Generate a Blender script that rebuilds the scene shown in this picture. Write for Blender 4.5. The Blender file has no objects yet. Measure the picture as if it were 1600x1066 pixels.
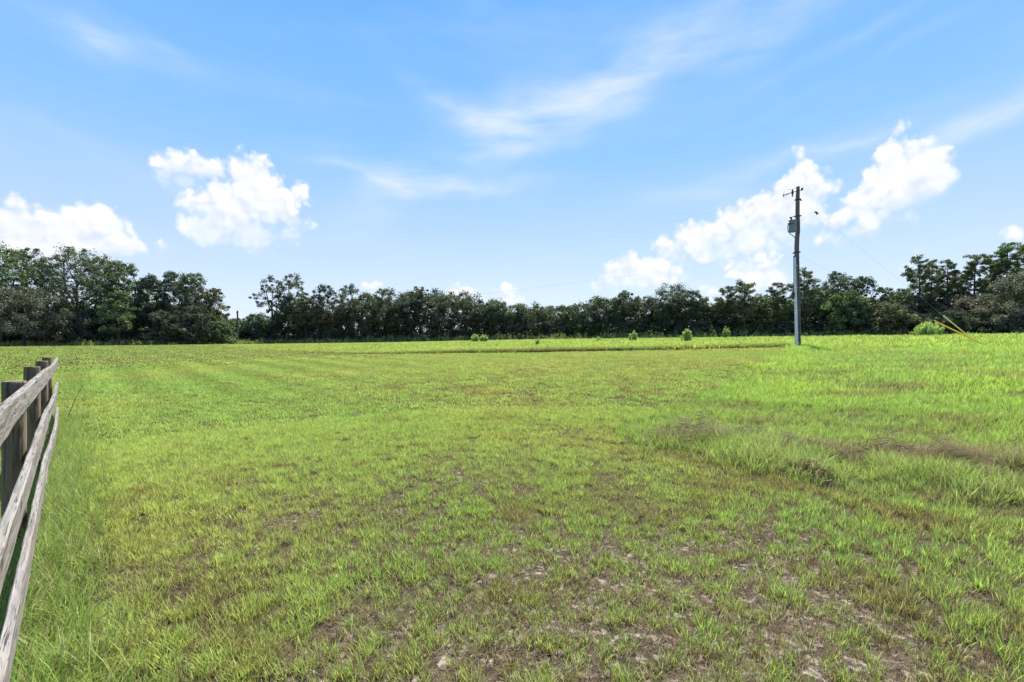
import bpy, math, random
import numpy as np
R = math.radians
scene = bpy.context.scene
rng = np.random.default_rng(7)
random.seed(7)

# ------------------------------------------------------------------ camera
F = 1600 * 16 / 36.0           # focal length in photo pixels
CAMH, HOR = 1.65, 536.0
cam_d = bpy.data.cameras.new('camera'); cam = bpy.data.objects.new('camera', cam_d)
scene.collection.objects.link(cam)
cam.location = (0, 0, CAMH); cam.rotation_euler = (R(90), 0, 0)
cam_d.lens = 16; cam_d.sensor_width = 36; cam_d.shift_y = (HOR - 533) / 1600
cam_d.clip_start = 0.05; cam_d.clip_end = 6000
scene.camera = cam

# ------------------------------------------------------------------ light and sky
SUN_EL, SUN_AZ = 60.0, 18.0    # azimuth to the right of the view direction
sun_d = bpy.data.lights.new('sun', 'SUN'); sun = bpy.data.objects.new('sun', sun_d)
scene.collection.objects.link(sun)
sun_d.energy = 4.0; sun_d.angle = R(0.55); sun_d.color = (1.0, 0.95, 0.87)
sun.location = (0, 0, 60)
sun.rotation_euler = (R(90 - SUN_EL), 0, R(180 - SUN_AZ))
scene.view_settings.view_transform = 'Standard'; scene.view_settings.look = 'None'
scene.view_settings.exposure = 1.5; scene.view_settings.gamma = 1
scene.cycles.max_bounces = 5; scene.cycles.diffuse_bounces = 3; scene.cycles.transmission_bounces = 3
scene.cycles.transparent_max_bounces = 6
scene.cycles.caustics_reflective = False; scene.cycles.caustics_refractive = False


class NT:
    def __init__(self, nt):
        self.nt = nt; self.n = nt.nodes; self.l = nt.links
    def node(self, t, **kw):
        n = self.n.new(t)
        for k, v in kw.items(): setattr(n, k, v)
        return n
    def put(self, sock, v):
        if isinstance(v, bpy.types.NodeSocket): self.l.new(v, sock)
        elif v is not None: sock.default_value = v
    def m(self, op, a=None, b=None, c=None, clamp=False):
        n = self.node('ShaderNodeMath', operation=op, use_clamp=clamp)
        for i, v in enumerate((a, b, c)): self.put(n.inputs[i], v)
        return n.outputs[0]
    def v(self, op, a=None, b=None, c=None, scale=None):
        n = self.node('ShaderNodeVectorMath', operation=op)
        for i, x in enumerate((a, b, c)):
            if x is not None: self.put(n.inputs[i], x)
        if scale is not None: self.put(n.inputs['Scale'], scale)
        return n.outputs['Value'] if op in ('LENGTH', 'DOT_PRODUCT', 'DISTANCE') else n.outputs[0]
    def mix(self, f, a, b, mode='MIX'):
        n = self.node('ShaderNodeMix', data_type='RGBA', blend_type=mode)
        self.put(n.inputs[0], f); self.put(n.inputs[6], a); self.put(n.inputs[7], b)
        return n.outputs[2]
    def rng(self, x, a, b, c=0.0, d=1.0, smooth=True):
        n = self.node('ShaderNodeMapRange', interpolation_type='SMOOTHSTEP' if smooth else 'LINEAR')
        for i, v in enumerate((x, a, b, c, d)): self.put(n.inputs[i], v)
        return n.outputs[0]
    def noise(self, vec, scale, detail=4, rough=0.55, dist=0.0):
        n = self.node('ShaderNodeTexNoise')
        self.put(n.inputs['Vector'], vec)
        n.inputs['Scale'].default_value = scale; n.inputs['Detail'].default_value = detail
        n.inputs['Roughness'].default_value = rough; n.inputs['Distortion'].default_value = dist
        return n.outputs[0], n.outputs[1]
    def ramp(self, f, stops):
        n = self.node('ShaderNodeValToRGB')
        while len(n.color_ramp.elements) < len(stops): n.color_ramp.elements.new(0.5)
        for e, (p, c) in zip(n.color_ramp.elements, stops): e.position = p; e.color = (*c, 1)
        self.put(n.inputs[0], f)
        return n.outputs[0]


def sky_dir(px, py):
    u = (px - 800) / F; v = (HOR - py) / F
    az = math.atan(u)
    return az, math.atan(v * math.cos(az))


world = bpy.data.worlds.new('World'); scene.world = world; world.use_nodes = True
W = NT(world.node_tree); W.n.clear()
geo = W.node('ShaderNodeTexCoord').outputs['Generated']
sep = W.node('ShaderNodeSeparateXYZ'); W.put(sep.inputs[0], geo)
AZ = W.m('MULTIPLY', W.m('ARCTAN2', sep.outputs[0], sep.outputs[1]), 10.0)
EL = W.m('MULTIPLY', W.m('ARCSINE', sep.outputs[2]), 10.0)
comb = W.node('ShaderNodeCombineXYZ'); W.put(comb.inputs[0], AZ); W.put(comb.inputs[1], EL)
P = comb.outputs[0]                                   # azimuth, elevation in tenths of a radian
sky = W.node('ShaderNodeTexSky', sky_type='NISHITA', sun_disc=False)
sky.sun_elevation = R(SUN_EL); sky.sun_rotation = R(SUN_AZ)
sky.altitude = 0; sky.air_density = 1.0; sky.dust_density = 0.3; sky.ozone_density = 2.0
skyc = sky.outputs[0]
# summer air: the blue deepens upward and goes pale toward the horizon
up = W.rng(EL, 0.0, 6.5, 0, 1, smooth=False)
SKY_STOPS = [(0.0, (0.79, 0.86, 0.99)), (0.22, (0.61, 0.755, 0.995)), (0.6, (0.27, 0.58, 1.02)), (1.0, (0.14, 0.455, 1.02))]
air = W.v('SCALE', W.ramp(up, SKY_STOPS), scale=3.57)
skyc = W.mix(0.85, W.v('SCALE', skyc, scale=0.75), air)
# cumulus: crisp billowed tops, soft bases
_, warpc1 = W.noise(P, 1.6, 3, 0.55)
_, warpc2 = W.noise(P, 6.0, 3, 0.55)
off = W.v('ADD', W.v('SCALE', W.v('SUBTRACT', warpc1, (0.5, 0.5, 0.5)), scale=0.30),
          W.v('SCALE', W.v('SUBTRACT', warpc2, (0.5, 0.5, 0.5)), scale=0.10))
PW = W.v('ADD', P, off)


def puff(vec, scale):
    n = W.node('ShaderNodeTexVoronoi', voronoi_dimensions='2D', feature='SMOOTH_F1'); W.put(n.inputs['Vector'], vec)
    n.inputs['Scale'].default_value = scale; n.inputs['Smoothness'].default_value = 0.35
    return W.m('SUBTRACT', 0.42, n.outputs[0])


fine_n, _ = W.noise(PW, 9.0, 5, 0.6)
b1, b2 = puff(PW, 2.7), puff(PW, 6.5)
billow = W.m('ADD', W.m('ADD', W.m('MULTIPLY', b1, 0.50), W.m('MULTIPLY', b2, 0.26)), W.m('MULTIPLY', W.m('SUBTRACT', fine_n, 0.5), 0.30))
PS = W.v('ADD', PW, (0.05, 0.14, 0))                    # a little toward the sun
relief = W.m('SUBTRACT', W.m('ADD', W.m('MULTIPLY', b1, 0.62), W.m('MULTIPLY', b2, 0.34)),
             W.m('ADD', W.m('MULTIPLY', puff(PS, 2.7), 0.62), W.m('MULTIPLY', puff(PS, 6.5), 0.34)))
wisp, _ = W.noise(P, 1.7, 5, 0.6)
# puffs of each cloud; the line (x0, y0, x1, y1) below which it thins; depth of the thinning; what is left at the bottom
CLOUDS = [
    ([(40, 368, 50, 44), (100, 380, 46, 30), (148, 362, 44, 42), (172, 338, 13, 22), (62, 346, 22, 20), (195, 388, 28, 20), (120, 345, 14, 14)], (0, 378, 220, 384), 70, 0.5),
    ([(288, 268, 42, 25), (326, 268, 30, 18)], (250, 266, 360, 272), 40, 0.4),
    ([(392, 294, 32, 42), (356, 332, 44, 40), (415, 315, 38, 34), (466, 306, 17, 15), (300, 328, 17, 20), (320, 352, 34, 26), (380, 360, 74, 28), (446, 345, 34, 18), (440, 325, 16, 22), (392, 268, 20, 18)], (270, 338, 490, 338), 78, 0.28),
    ([(262, 392, 34, 12)], (230, 386, 300, 386), 24, 0.2),
    ([(1256, 268, 18, 24), (1222, 294, 22, 14), (1264, 304, 34, 28), (1216, 340, 62, 34), (1150, 358, 40, 26), (1098, 378, 48, 24), (1138, 350, 16, 14), (1055, 392, 30, 18), (1140, 390, 92, 18)], (1020, 408, 1300, 322), 60, 0.25),
    ([(1002, 424, 46, 22), (958, 444, 36, 12), (1042, 440, 38, 12), (980, 414, 16, 12)], (930, 436, 1080, 430), 34, 0.45),
    ([(1192, 428, 42, 24), (1165, 420, 18, 14), (1112, 458, 18, 14), (1215, 436, 26, 16)], (1100, 444, 1240, 436), 36, 0.5),
    ([(1404, 256, 30, 36), (1430, 272, 42, 36), (1476, 276, 24, 26), (1368, 290, 26, 24), (1350, 326, 30, 28), (1326, 362, 48, 14), (1405, 305, 58, 36), (1398, 236, 14, 12), (1310, 350, 18, 14)], (1290, 366, 1510, 274), 66, 0.2),
    ([(728, 462, 24, 12), (790, 463, 28, 14), (585, 447, 12, 6)], (560, 462, 830, 464), 26, 0.5),
    ([(1426, 404, 10, 16), (1588, 377, 22, 13), (1416, 418, 14, 11)], (1400, 412, 1600, 385), 30, 0.4)]
alpha_c = None
for blobs, (lx0, ly0, lx1, ly1), fade_px, amin in CLOUDS:
    field = None
    for (cx, cy, rx, ry) in blobs:
        az, el = sky_dir(cx, cy); ca = math.cos(az)
        ra, re = rx / F * ca * ca * 10 * 1.30, ry / F * ca * 10 * 1.30
        q = W.v('MULTIPLY', W.v('SUBTRACT', PW, (az * 10, el * 10, 0)), (1 / ra, 1 / re, 0))
        d = W.m('MULTIPLY', W.m('SUBTRACT', 1.0, W.v('LENGTH', q)), min(ra, re) * 2.0)
        field = d if field is None else W.m('SMOOTH_MAX', field, d, 0.10)
    a0, e0 = sky_dir(lx0, ly0); a1, e1 = sky_dir(lx1, ly1); sl = (e1 - e0) / (a1 - a0)
    line = W.m('MULTIPLY_ADD', AZ, sl, (e0 - sl * a0) * 10)
    h = fade_px / F * 10 * math.cos((a0 + a1) / 2)
    fade = W.rng(W.m('ADD', W.m('SUBTRACT', W.m('SUBTRACT', EL, line), 0.14), W.m('ADD', W.m('MULTIPLY', W.m('SUBTRACT', wisp, 0.5), 0.9), W.m('MULTIPLY', b1, 0.35))), -h, 0.2)
    edge = W.m('MULTIPLY_ADD', fade, -0.38, 0.68)
    a = W.rng(W.m('ADD', field, W.m('MULTIPLY', W.m('ADD', billow, 0.05), W.rng(field, -0.42, 0.0))), -0.03, edge)
    a = W.m('MULTIPLY', a, W.m('MULTIPLY_ADD', fade, 1 - amin, amin))
    alpha_c = a if alpha_c is None else W.m('MAXIMUM', alpha_c, a)
deep, _ = W.noise(P, 1.3, 3, 0.5)
shade = W.m('ADD', W.m('MULTIPLY', relief, 0.9), W.m('MULTIPLY', W.m('SUBTRACT', deep, 0.5), 0.5))
cum_col = W.ramp(W.m('ADD', shade, 0.58), [(0.20, (0.75, 0.825, 0.95)), (0.54, (0.935, 0.96, 0.99)), (0.82, (1.04, 1.035, 1.03))])
# cirrus
CIR = [(1235, 22, 130, 22, -19), (1080, 72, 130, 26, -22), (960, 122, 120, 30, -25), (850, 168, 110, 30, -14), (760, 190, 70, 16, 12),
       (700, 158, 70, 14, 22), (760, 240, 90, 14, -12), (650, 275, 120, 14, 8), (740, 290, 110, 9, -6), (600, 305, 70, 24, -38), (540, 264, 70, 5, 8),
       (1250, 240, 110, 10, -8), (1330, 228, 70, 7, -9), (1540, 186, 110, 16, -15), (1590, 165, 60, 14, -18), (160, 62, 110, 12, 3), (150, 60, 40, 20, 0),
       (250, 70, 70, 8, 12), (1085, 312, 90, 14, 3), (1300, 80, 240, 8, -12), (1450, 50, 200, 8, -14), (150, 240, 160, 12, 16), (60, 190, 130, 8, 10),
       (870, 215, 120, 10, -20), (500, 60, 120, 10, -4)]
CW = [.8, .7, .8, 1, .9, .6, .7, .9, .9, .9, .6, .9, .8, 1, .9, .35, .7, .3, .6, .25, .2, .15, .12, .4, .12]
cw, cwc = W.noise(P, 0.9, 2, 0.5)
PC = W.v('ADD', P, W.v('SCALE', W.v('SUBTRACT', cwc, (0.5, 0.5, 0.5)), scale=0.55))
cir = None
for (cx, cy, L, wd, ang), wt in zip(CIR, CW):
    az, el = sky_dir(cx, cy); ca = math.cos(az); k = 10 / F * ca
    mp = W.node('ShaderNodeMapping', vector_type='TEXTURE')
    W.put(mp.inputs[0], PC)
    mp.inputs['Location'].default_value = (az * 10, el * 10, 0)
    mp.inputs['Rotation'].default_value = (0, 0, R(-ang))
    mp.inputs['Scale'].default_value = (L * k, wd * 1.25 * k, 1)
    ln = W.v('LENGTH', mp.outputs[0])
    g = W.m('MULTIPLY', W.m('POWER', 2.718, W.m('MULTIPLY', W.m('MULTIPLY', ln, ln), -1.0)), wt)
    cir = g if cir is None else W.m('ADD', cir, g)
mp = W.node('ShaderNodeMapping'); W.put(mp.inputs[0], P)
mp.inputs['Rotation'].default_value = (0, 0, R(-22)); mp.inputs['Scale'].default_value = (0.40, 1.7, 1)
st, _ = W.noise(mp.outputs[0], 1.0, 6, 0.55, 0.25)
veil, _ = W.noise(mp.outputs[0], 0.35, 5, 0.6, 0.4)
alpha_i = W.m('MULTIPLY', cir, W.rng(st, 0.22, 0.78))
alpha_i = W.m('ADD', W.m('MULTIPLY', alpha_i, 0.50), W.m('MULTIPLY', W.rng(veil, 0.45, 0.8), 0.13))
alpha_i = W.m('MINIMUM', alpha_i, 0.72)
K = 3.68
c1 = W.mix(alpha_i, skyc, (0.93 * K, 0.965 * K, 1.0 * K, 1))
c2 = W.mix(W.m('MULTIPLY', alpha_c, 0.97), c1, W.v('SCALE', cum_col, scale=K))
bg = W.node('ShaderNodeBackground'); W.put(bg.inputs[0], c2); bg.inputs[1].default_value = 0.10
W.l.new(bg.outputs[0], W.node('ShaderNodeOutputWorld').inputs[0])

# ------------------------------------------------------------------ helpers


def hash2(ix, iy, seed):
    h = (ix.astype(np.int64) * 374761393 + iy.astype(np.int64) * 668265263 + seed * 974634777) & 0x7fffffff
    h = ((h ^ (h >> 13)) * 1274126177) & 0x7fffffff
    return ((h ^ (h >> 16)) & 0xffff) / 65535.0


def vnoise(x, y, scale, seed=0, octaves=3):
    x = np.asarray(x, float) / scale; y = np.asarray(y, float) / scale
    tot = 0; amp = 1; s = 0
    for o in range(octaves):
        ix = np.floor(x); iy = np.floor(y); fx = x - ix; fy = y - iy
        fx = fx * fx * (3 - 2 * fx); fy = fy * fy * (3 - 2 * fy)
        a = hash2(ix, iy, seed + o); b = hash2(ix + 1, iy, seed + o); c = hash2(ix, iy + 1, seed + o); d = hash2(ix + 1, iy + 1, seed + o)
        tot = tot + amp * ((a * (1 - fx) + b * fx) * (1 - fy) + (c * (1 - fx) + d * fx) * fy)
        s += amp; amp *= 0.5; x = x * 2.03 + 11.3; y = y * 2.03 + 5.7
    return tot / s


AZP = np.array([-180, -70, -48, -29, 0, 32, 48, 70, 180.0])
AZA = np.array([0.5, 0.85, 0.95, 1.4, 2.05, 2.35, 2.5, 2.5, 0.5])


def gz0(x, y):
    x = np.asarray(x, float); y = np.asarray(y, float)
    r = np.hypot(x, y); az = np.degrees(np.arctan2(x, y))
    A = (np.interp(az - 6, AZP, AZA) + np.interp(az, AZP, AZA) + np.interp(az + 6, AZP, AZA)) / 3
    r0 = np.interp(az, [-75, -38, -12, 10], [15.0, 14.0, 8.0, 7.0])
    t = (np.sqrt((r - r0) ** 2 + 4) + (r - r0)) / 2
    t = np.maximum(t - 0.15, 0)
    return A * (1 - np.exp(-t / 26.0))


def gz(x, y):
    x = np.asarray(x, float); y = np.asarray(y, float)
    r = np.hypot(x, y)
    n = (vnoise(x, y, 0.55, 3, 3) - 0.5) * 0.05 + (vnoise(x, y, 2.7, 9, 2) - 0.5) * 0.05
    return gz0(x, y) + n * np.clip(1.3 - r / 40, 0.15, 1)


def ground_at(px, py):
    """the point of the field seen at a photo pixel"""
    u = (px - 800) / F; v = (py - HOR) / F
    y = 1.0
    while y < 140:
        if CAMH - v * y < float(gz0(u * y, y)): break
        y *= 1.01
    return np.array([u * y, y])


def at_depth(px, depth):
    x = (px - 800) / F * depth
    return x, depth, float(gz0(x, depth))


def tag(o, label=None, cat=None, group=None, kind=None):
    if label: o['label'] = label
    if cat: o['category'] = cat
    if group: o['group'] = group
    if kind: o['kind'] = kind
    return o


def empty(name, loc, label, cat, group=None):
    o = bpy.data.objects.new(name, None); scene.collection.objects.link(o)
    o.location = loc; o.empty_display_size = 0.3
    return tag(o, label, cat, group)


class MB:
    def __init__(self): self.V = []; self.Fc = []; self.n = 0; self.T = []; self.L = []
    def add(self, V, Fc, tint=None, lc=None):
        V = np.asarray(V, float)
        self.V.append(V)
        self.Fc += [tuple(int(i) + self.n for i in f) for f in Fc]
        self.T.append(np.broadcast_to(np.array(tint if tint is not None else (1, 1, 1), float), (len(V), 3)))
        self.L.append(np.asarray(lc, float) if lc is not None else V)
        self.n += len(V)
    def box(self, c, size, rz=0, tint=None, bevel=0.0):
        sx, sy, sz = [s / 2 for s in size]
        V = np.array([(x, y, z) for x in (-sx, sx) for y in (-sy, sy) for z in (-sz, sz)])
        ca, sa = math.cos(rz), math.sin(rz)
        V = np.c_[V[:, 0] * ca - V[:, 1] * sa, V[:, 0] * sa + V[:, 1] * ca, V[:, 2]] + np.array(c)
        self.add(V, [(0, 1, 3, 2), (4, 6, 7, 5), (0, 4, 5, 1), (2, 3, 7, 6), (0, 2, 6, 4), (1, 5, 7, 3)], tint)
    def tube(self, pts, rad, seg=8, tint=None, cap=True):
        pts = np.asarray(pts, float); n = len(pts)
        rad = np.broadcast_to(np.asarray(rad, float), (n,))
        tang = np.gradient(pts, axis=0); tang /= np.linalg.norm(tang, axis=1)[:, None] + 1e-9
        ref = np.array([0, 0, 1.0]) if abs(tang[0][2]) < 0.8 else np.array([0, 1.0, 0])
        V = []; lc = []
        a = np.arange(seg) / seg * 2 * math.pi
        s = 0
        for i in range(n):
            if i: s += np.linalg.norm(pts[i] - pts[i - 1])
            t = tang[i]; u = np.cross(t, ref); u /= np.linalg.norm(u) + 1e-9; w = np.cross(u, t)
            V.append(pts[i] + rad[i] * (np.cos(a)[:, None] * u + np.sin(a)[:, None] * w))
            lc.append(np.c_[np.full(seg, s), rad[0] * np.cos(a), rad[0] * np.sin(a)])
        Fc = [(i * seg + j, i * seg + (j + 1) % seg, (i + 1) * seg + (j + 1) % seg, (i + 1) * seg + j) for i in range(n - 1) for j in range(seg)]
        if cap: Fc += [tuple(range(seg))[::-1], tuple((n - 1) * seg + j for j in range(seg))]
        self.add(np.concatenate(V), Fc, tint, np.concatenate(lc))
    def lathe(self, c, prof, seg=16, tint=None, axis=(0, 0, 1)):
        pts = [np.array(c) + np.array(axis) * z for _, z in prof]
        V = []; a = np.arange(seg) / seg * 2 * math.pi
        ax = np.array(axis, float); ax /= np.linalg.norm(ax)
        ref = np.array([0, 1.0, 0]) if abs(ax[1]) < 0.8 else np.array([1.0, 0, 0])
        u = np.cross(ax, ref); u /= np.linalg.norm(u); w = np.cross(ax, u)
        for (r, z), p in zip(prof, pts): V.append(p + r * (np.cos(a)[:, None] * u + np.sin(a)[:, None] * w))
        n = len(prof)
        Fc = [(i * seg + j, i * seg + (j + 1) % seg, (i + 1) * seg + (j + 1) % seg, (i + 1) * seg + j) for i in range(n - 1) for j in range(seg)]
        Fc += [tuple(range(seg))[::-1], tuple((n - 1) * seg + j for j in range(seg))]
        self.add(np.concatenate(V), Fc, tint)
    def build(self, name, mat, parent=None, smooth=False, loc=None):
        V = np.concatenate(self.V)
        me = bpy.data.meshes.new(name)
        me.from_pydata(V.tolist(), [], self.Fc)
        fill(me, np.concatenate(self.T), np.concatenate(self.L))
        if smooth: me.polygons.foreach_set('use_smooth', np.ones(len(me.polygons), bool))
        return link(name, me, mat, parent, loc)


def fill(me, tint, lc=None):
    a = me.color_attributes.new('tint', 'FLOAT_COLOR', 'POINT')
    a.data.foreach_set('color', np.c_[tint, np.ones(len(tint))].astype(np.float32).ravel())
    if lc is not None:
        b = me.attributes.new('lc', 'FLOAT_VECTOR', 'POINT')
        b.data.foreach_set('vector', np.asarray(lc, np.float32).ravel())


def link(name, me, mat, parent=None, loc=None):
    me.materials.append(mat)
    o = bpy.data.objects.new(name, me); scene.collection.objects.link(o)
    if parent is not None: o.parent = parent
    if loc is not None: o.location = loc
    return o


def quad_mesh(name, V, tint):
    """V: (n,4,3) array of separate quads; fast build"""
    n = len(V)
    me = bpy.data.meshes.new(name)
    me.vertices.add(n * 4); me.loops.add(n * 4); me.polygons.add(n)
    me.vertices.foreach_set('co', V.astype(np.float32).ravel())
    me.loops.foreach_set('vertex_index', np.arange(n * 4, dtype=np.int32))
    me.polygons.foreach_set('loop_start', np.arange(0, n * 4, 4, dtype=np.int32))
    me.update(calc_edges=True); me.validate()
    fill(me, np.repeat(tint, 4, axis=0))
    return me


# ------------------------------------------------------------------ materials


def new_mat(name):
    m = bpy.data.materials.new(name); m.use_nodes = True
    m.node_tree.nodes.clear()
    t = NT(m.node_tree)
    t.out = t.node('ShaderNodeOutputMaterial')
    return m, t


def attr(t, name, out=0, inst=False):
    n = t.node('ShaderNodeAttribute', attribute_name=name)
    if inst: n.attribute_type = 'INSTANCER'
    return n.outputs[out]


def leaf_mat(name, trans=0.3, gloss=0.06):
    m, t = new_mat(name)
    c = attr(t, 'tint')
    d = t.node('ShaderNodeBsdfDiffuse'); t.put(d.inputs[0], c)
    tr = t.node('ShaderNodeBsdfTranslucent'); t.put(tr.inputs[0], t.mix(1.0, c, (1.05, 1.15, 0.6, 1), 'MULTIPLY'))
    mx = t.node('ShaderNodeMixShader'); mx.inputs[0].default_value = trans
    t.l.new(d.outputs[0], mx.inputs[1]); t.l.new(tr.outputs[0], mx.inputs[2])
    g = t.node('ShaderNodeBsdfGlossy'); g.inputs['Roughness'].default_value = 0.45
    g.inputs[0].default_value = (0.8, 0.85, 0.8, 1)
    m2 = t.node('ShaderNodeMixShader'); m2.inputs[0].default_value = gloss
    t.l.new(mx.outputs[0], m2.inputs[1]); t.l.new(g.outputs[0], m2.inputs[2])
    t.l.new(m2.outputs[0], t.out.inputs[0])
    return m


def grass_mat():
    m, t = new_mat('grass_blades')
    tint = attr(t, 'tint', 0, True)
    b = t.node('ShaderNodeSeparateColor'); t.put(b.inputs[0], attr(t, 'blade'))
    rnd, v, dry = b.outputs
    c = t.mix(t.m('MULTIPLY', rnd, 0.35), tint, (0.33, 0.36, 0.075, 1))
    c = t.mix(t.m('MULTIPLY', dry, 0.9), c, (0.235, 0.175, 0.095, 1))
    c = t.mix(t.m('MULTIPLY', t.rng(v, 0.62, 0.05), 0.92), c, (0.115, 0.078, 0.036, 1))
    c = t.v('SCALE', c, scale=t.rng(rnd, 0, 1, 0.85, 1.4, False))
    d = t.node('ShaderNodeBsdfDiffuse'); t.put(d.inputs[0], c)
    tr = t.node('ShaderNodeBsdfTranslucent'); t.put(tr.inputs[0], c)
    mx = t.node('ShaderNodeMixShader'); mx.inputs[0].default_value = 0.45
    t.l.new(d.outputs[0], mx.inputs[1]); t.l.new(tr.outputs[0], mx.inputs[2])
    g = t.node('ShaderNodeBsdfGlossy'); g.inputs['Roughness'].default_value = 0.4
    m2 = t.node('ShaderNodeMixShader'); m2.inputs[0].default_value = 0.015
    t.l.new(mx.outputs[0], m2.inputs[1]); t.l.new(g.outputs[0], m2.inputs[2])
    t.l.new(m2.outputs[0], t.out.inputs[0])
    return m


def principled(t, color, rough=0.8, metal=0.0, bump=None, bstr=0.3, bdist=0.01, spec=0.3):
    p = t.node('ShaderNodeBsdfPrincipled')
    t.put(p.inputs['Base Color'], color); t.put(p.inputs['Roughness'], rough)
    p.inputs['Metallic'].default_value = metal; p.inputs['Specular IOR Level'].default_value = spec
    if bump is not None:
        b = t.node('ShaderNodeBump'); b.inputs['Strength'].default_value = bstr; b.inputs['Distance'].default_value = bdist
        t.put(b.inputs['Height'], bump); t.l.new(b.outputs[0], p.inputs['Normal'])
    t.l.new(p.outputs[0], t.out.inputs[0])
    return p


def wood_mat(name, light, mid, dark, grain=(1.6, 38, 38), bstr=0.6):
    m, t = new_mat(name)
    lc = attr(t, 'lc', 1)
    wv, wc = t.noise(lc, 2.2, 3, 0.5)
    lw = t.v('ADD', lc, t.v('SCALE', t.v('SUBTRACT', wc, (0.5, 0.5, 0.5)), scale=0.03))
    g1, _ = t.noise(t.v('MULTIPLY', lw, grain), 1.0, 6, 0.65, 0.4)
    g2, _ = t.noise(t.v('MULTIPLY', lw, (grain[0] * 2.5, grain[1] * 3, grain[2] * 3)), 1.0, 4, 0.6)
    bl, _ = t.noise(lc, 5.0, 5, 0.6)
    c = t.ramp(g1, [(0.28, dark), (0.43, mid), (0.62, light), (0.85, tuple(min(1, x * 1.12) for x in light))])
    crack = t.rng(g2, 0.44, 0.33)
    c = t.mix(t.m('MULTIPLY', crack, 0.88), c, (*[x * 0.45 for x in dark], 1))
    c = t.mix(t.m('MULTIPLY', t.rng(bl, 0.52, 0.75), 0.5), c, (mid[0] * 0.75, mid[1] * 0.77, mid[2] * 0.70, 1))
    kn = t.node('ShaderNodeTexVoronoi'); t.put(kn.inputs['Vector'], t.v('MULTIPLY', lw, (2.1, 6, 6))); kn.inputs['Scale'].default_value = 1.0
    c = t.mix(t.m('MULTIPLY', t.rng(kn.outputs[0], 0.16, 0.06), 0.7), c, (dark[0] * 0.7, dark[1] * 0.6, dark[2] * 0.5, 1))
    h = t.m('ADD', g1, t.m('MULTIPLY', crack, -0.8))
    principled(t, c, 0.85, bump=h, bstr=bstr, bdist=0.006, spec=0.2)
    return m


def plain_mat(name, col, rough=0.5, metal=0.0, var=0.15, scale=6.0, spec=0.4):
    m, t = new_mat(name)
    tc = t.node('ShaderNodeTexCoord').outputs['Object']
    n, _ = t.noise(tc, scale, 5, 0.6)
    c = t.mix(t.rng(n, 0.3, 0.7), (*[x * (1 - var) for x in col], 1), (*[min(1, x * (1 + var)) for x in col], 1))
    principled(t, c, t.rng(n, 0.3, 0.7, rough * 0.85, min(1, rough * 1.15)), metal, spec=spec)
    return m


M_LEAF = leaf_mat('tree_leaves', 0.3, 0.015)
M_BUSH = leaf_mat('bush_leaves', 0.42, 0.03)
M_GRASS = grass_mat()
M_RAIL = wood_mat('weathered_rail_wood', (0.262, 0.238, 0.215), (0.160, 0.142, 0.126), (0.048, 0.040, 0.035))
M_POST = wood_mat('weathered_post_wood', (0.23, 0.175, 0.115), (0.135, 0.105, 0.070), (0.045, 0.036, 0.026), (1.2, 22, 22), 0.7)
M_POLE = wood_mat('utility_pole_wood', (0.22, 0.19, 0.18), (0.145, 0.12, 0.112), (0.06, 0.049, 0.045), (0.5, 16, 16), 0.5)
M_CONDUIT = plain_mat('galvanised_conduit', (0.66, 0.66, 0.72), 0.5, 0.0, 0.12, 5)
M_TANK = plain_mat('transformer_grey_paint', (0.17, 0.20, 0.235), 0.4, 0.0, 0.1, 3)
M_DARK = plain_mat('dark_hardware', (0.045, 0.043, 0.045), 0.5, 0.2, 0.2, 8)
M_PORC = plain_mat('brown_porcelain', (0.055, 0.035, 0.03), 0.25, 0, 0.15, 8, 0.6)
M_WIRE = plain_mat('grey_wire', (0.26, 0.28, 0.30), 0.5, 0.2, 0.1, 4)
M_STEEL = plain_mat('guy_strand_steel', (0.55, 0.60, 0.63), 0.5, 0.0, 0.1, 4)
M_YEL = plain_mat('orange_yellow_plastic', (0.95, 0.53, 0.03), 0.45, 0, 0.08, 3)
M_PALEY = plain_mat('faded_yellow_plastic', (0.92, 0.86, 0.34), 0.45, 0, 0.08, 3)

mb_, tb_ = new_mat('tree_bark')
bt_ = attr(tb_, 'tint'); bn_, _ = tb_.noise(tb_.v('MULTIPLY', attr(tb_, 'lc', 1), (2, 9, 9)), 1.0, 5, 0.6)
principled(tb_, tb_.mix(1.0, bt_, tb_.ramp(bn_, [(0.3, (0.45, 0.45, 0.45)), (0.7, (1.2, 1.2, 1.2))]), 'MULTIPLY'), 0.9, bump=bn_, bstr=0.5, bdist=0.03)
M_BARK = mb_

# ------------------------------------------------------------------ what grows where (world plan)
POLE = np.array([15.70, 25.0])
edge_px = [(1236, 547), (1195, 566), (1150, 592), (1085, 622), (1000, 655), (952, 672), (985, 700), (1080, 712), (1160, 735), (1240, 757), (1330, 780), (1450, 800), (1600, 822)]
poly_tall = [ground_at(*p) for p in edge_px] + [np.array([9.0, 4.0]), np.array([60, 10.0]), np.array([90, 50.0]), np.array([60, 60.0]), np.array([15.5, 25.2])]
poly_tall = np.array(poly_tall)
fA = np.array([-2.075, 1.815]); fD = np.array([-9.02 + 2.075, 8.99 - 1.815]); fD = fD / np.linalg.norm(fD)
fN = np.array([fD[1], -fD[0]])                       # from the fence toward the field


def in_poly(x, y, poly):
    c = np.zeros(len(x), bool); n = len(poly); j = n - 1
    for i in range(n):
        xi, yi = poly[i]; xj, yj = poly[j]
        with np.errstate(divide='ignore', invalid='ignore'):
            k = ((yi > y) != (yj > y)) & (x < (xj - xi) * (y - yi) / (yj - yi + 1e-12) + xi)
        c ^= k; j = i
    return c


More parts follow.
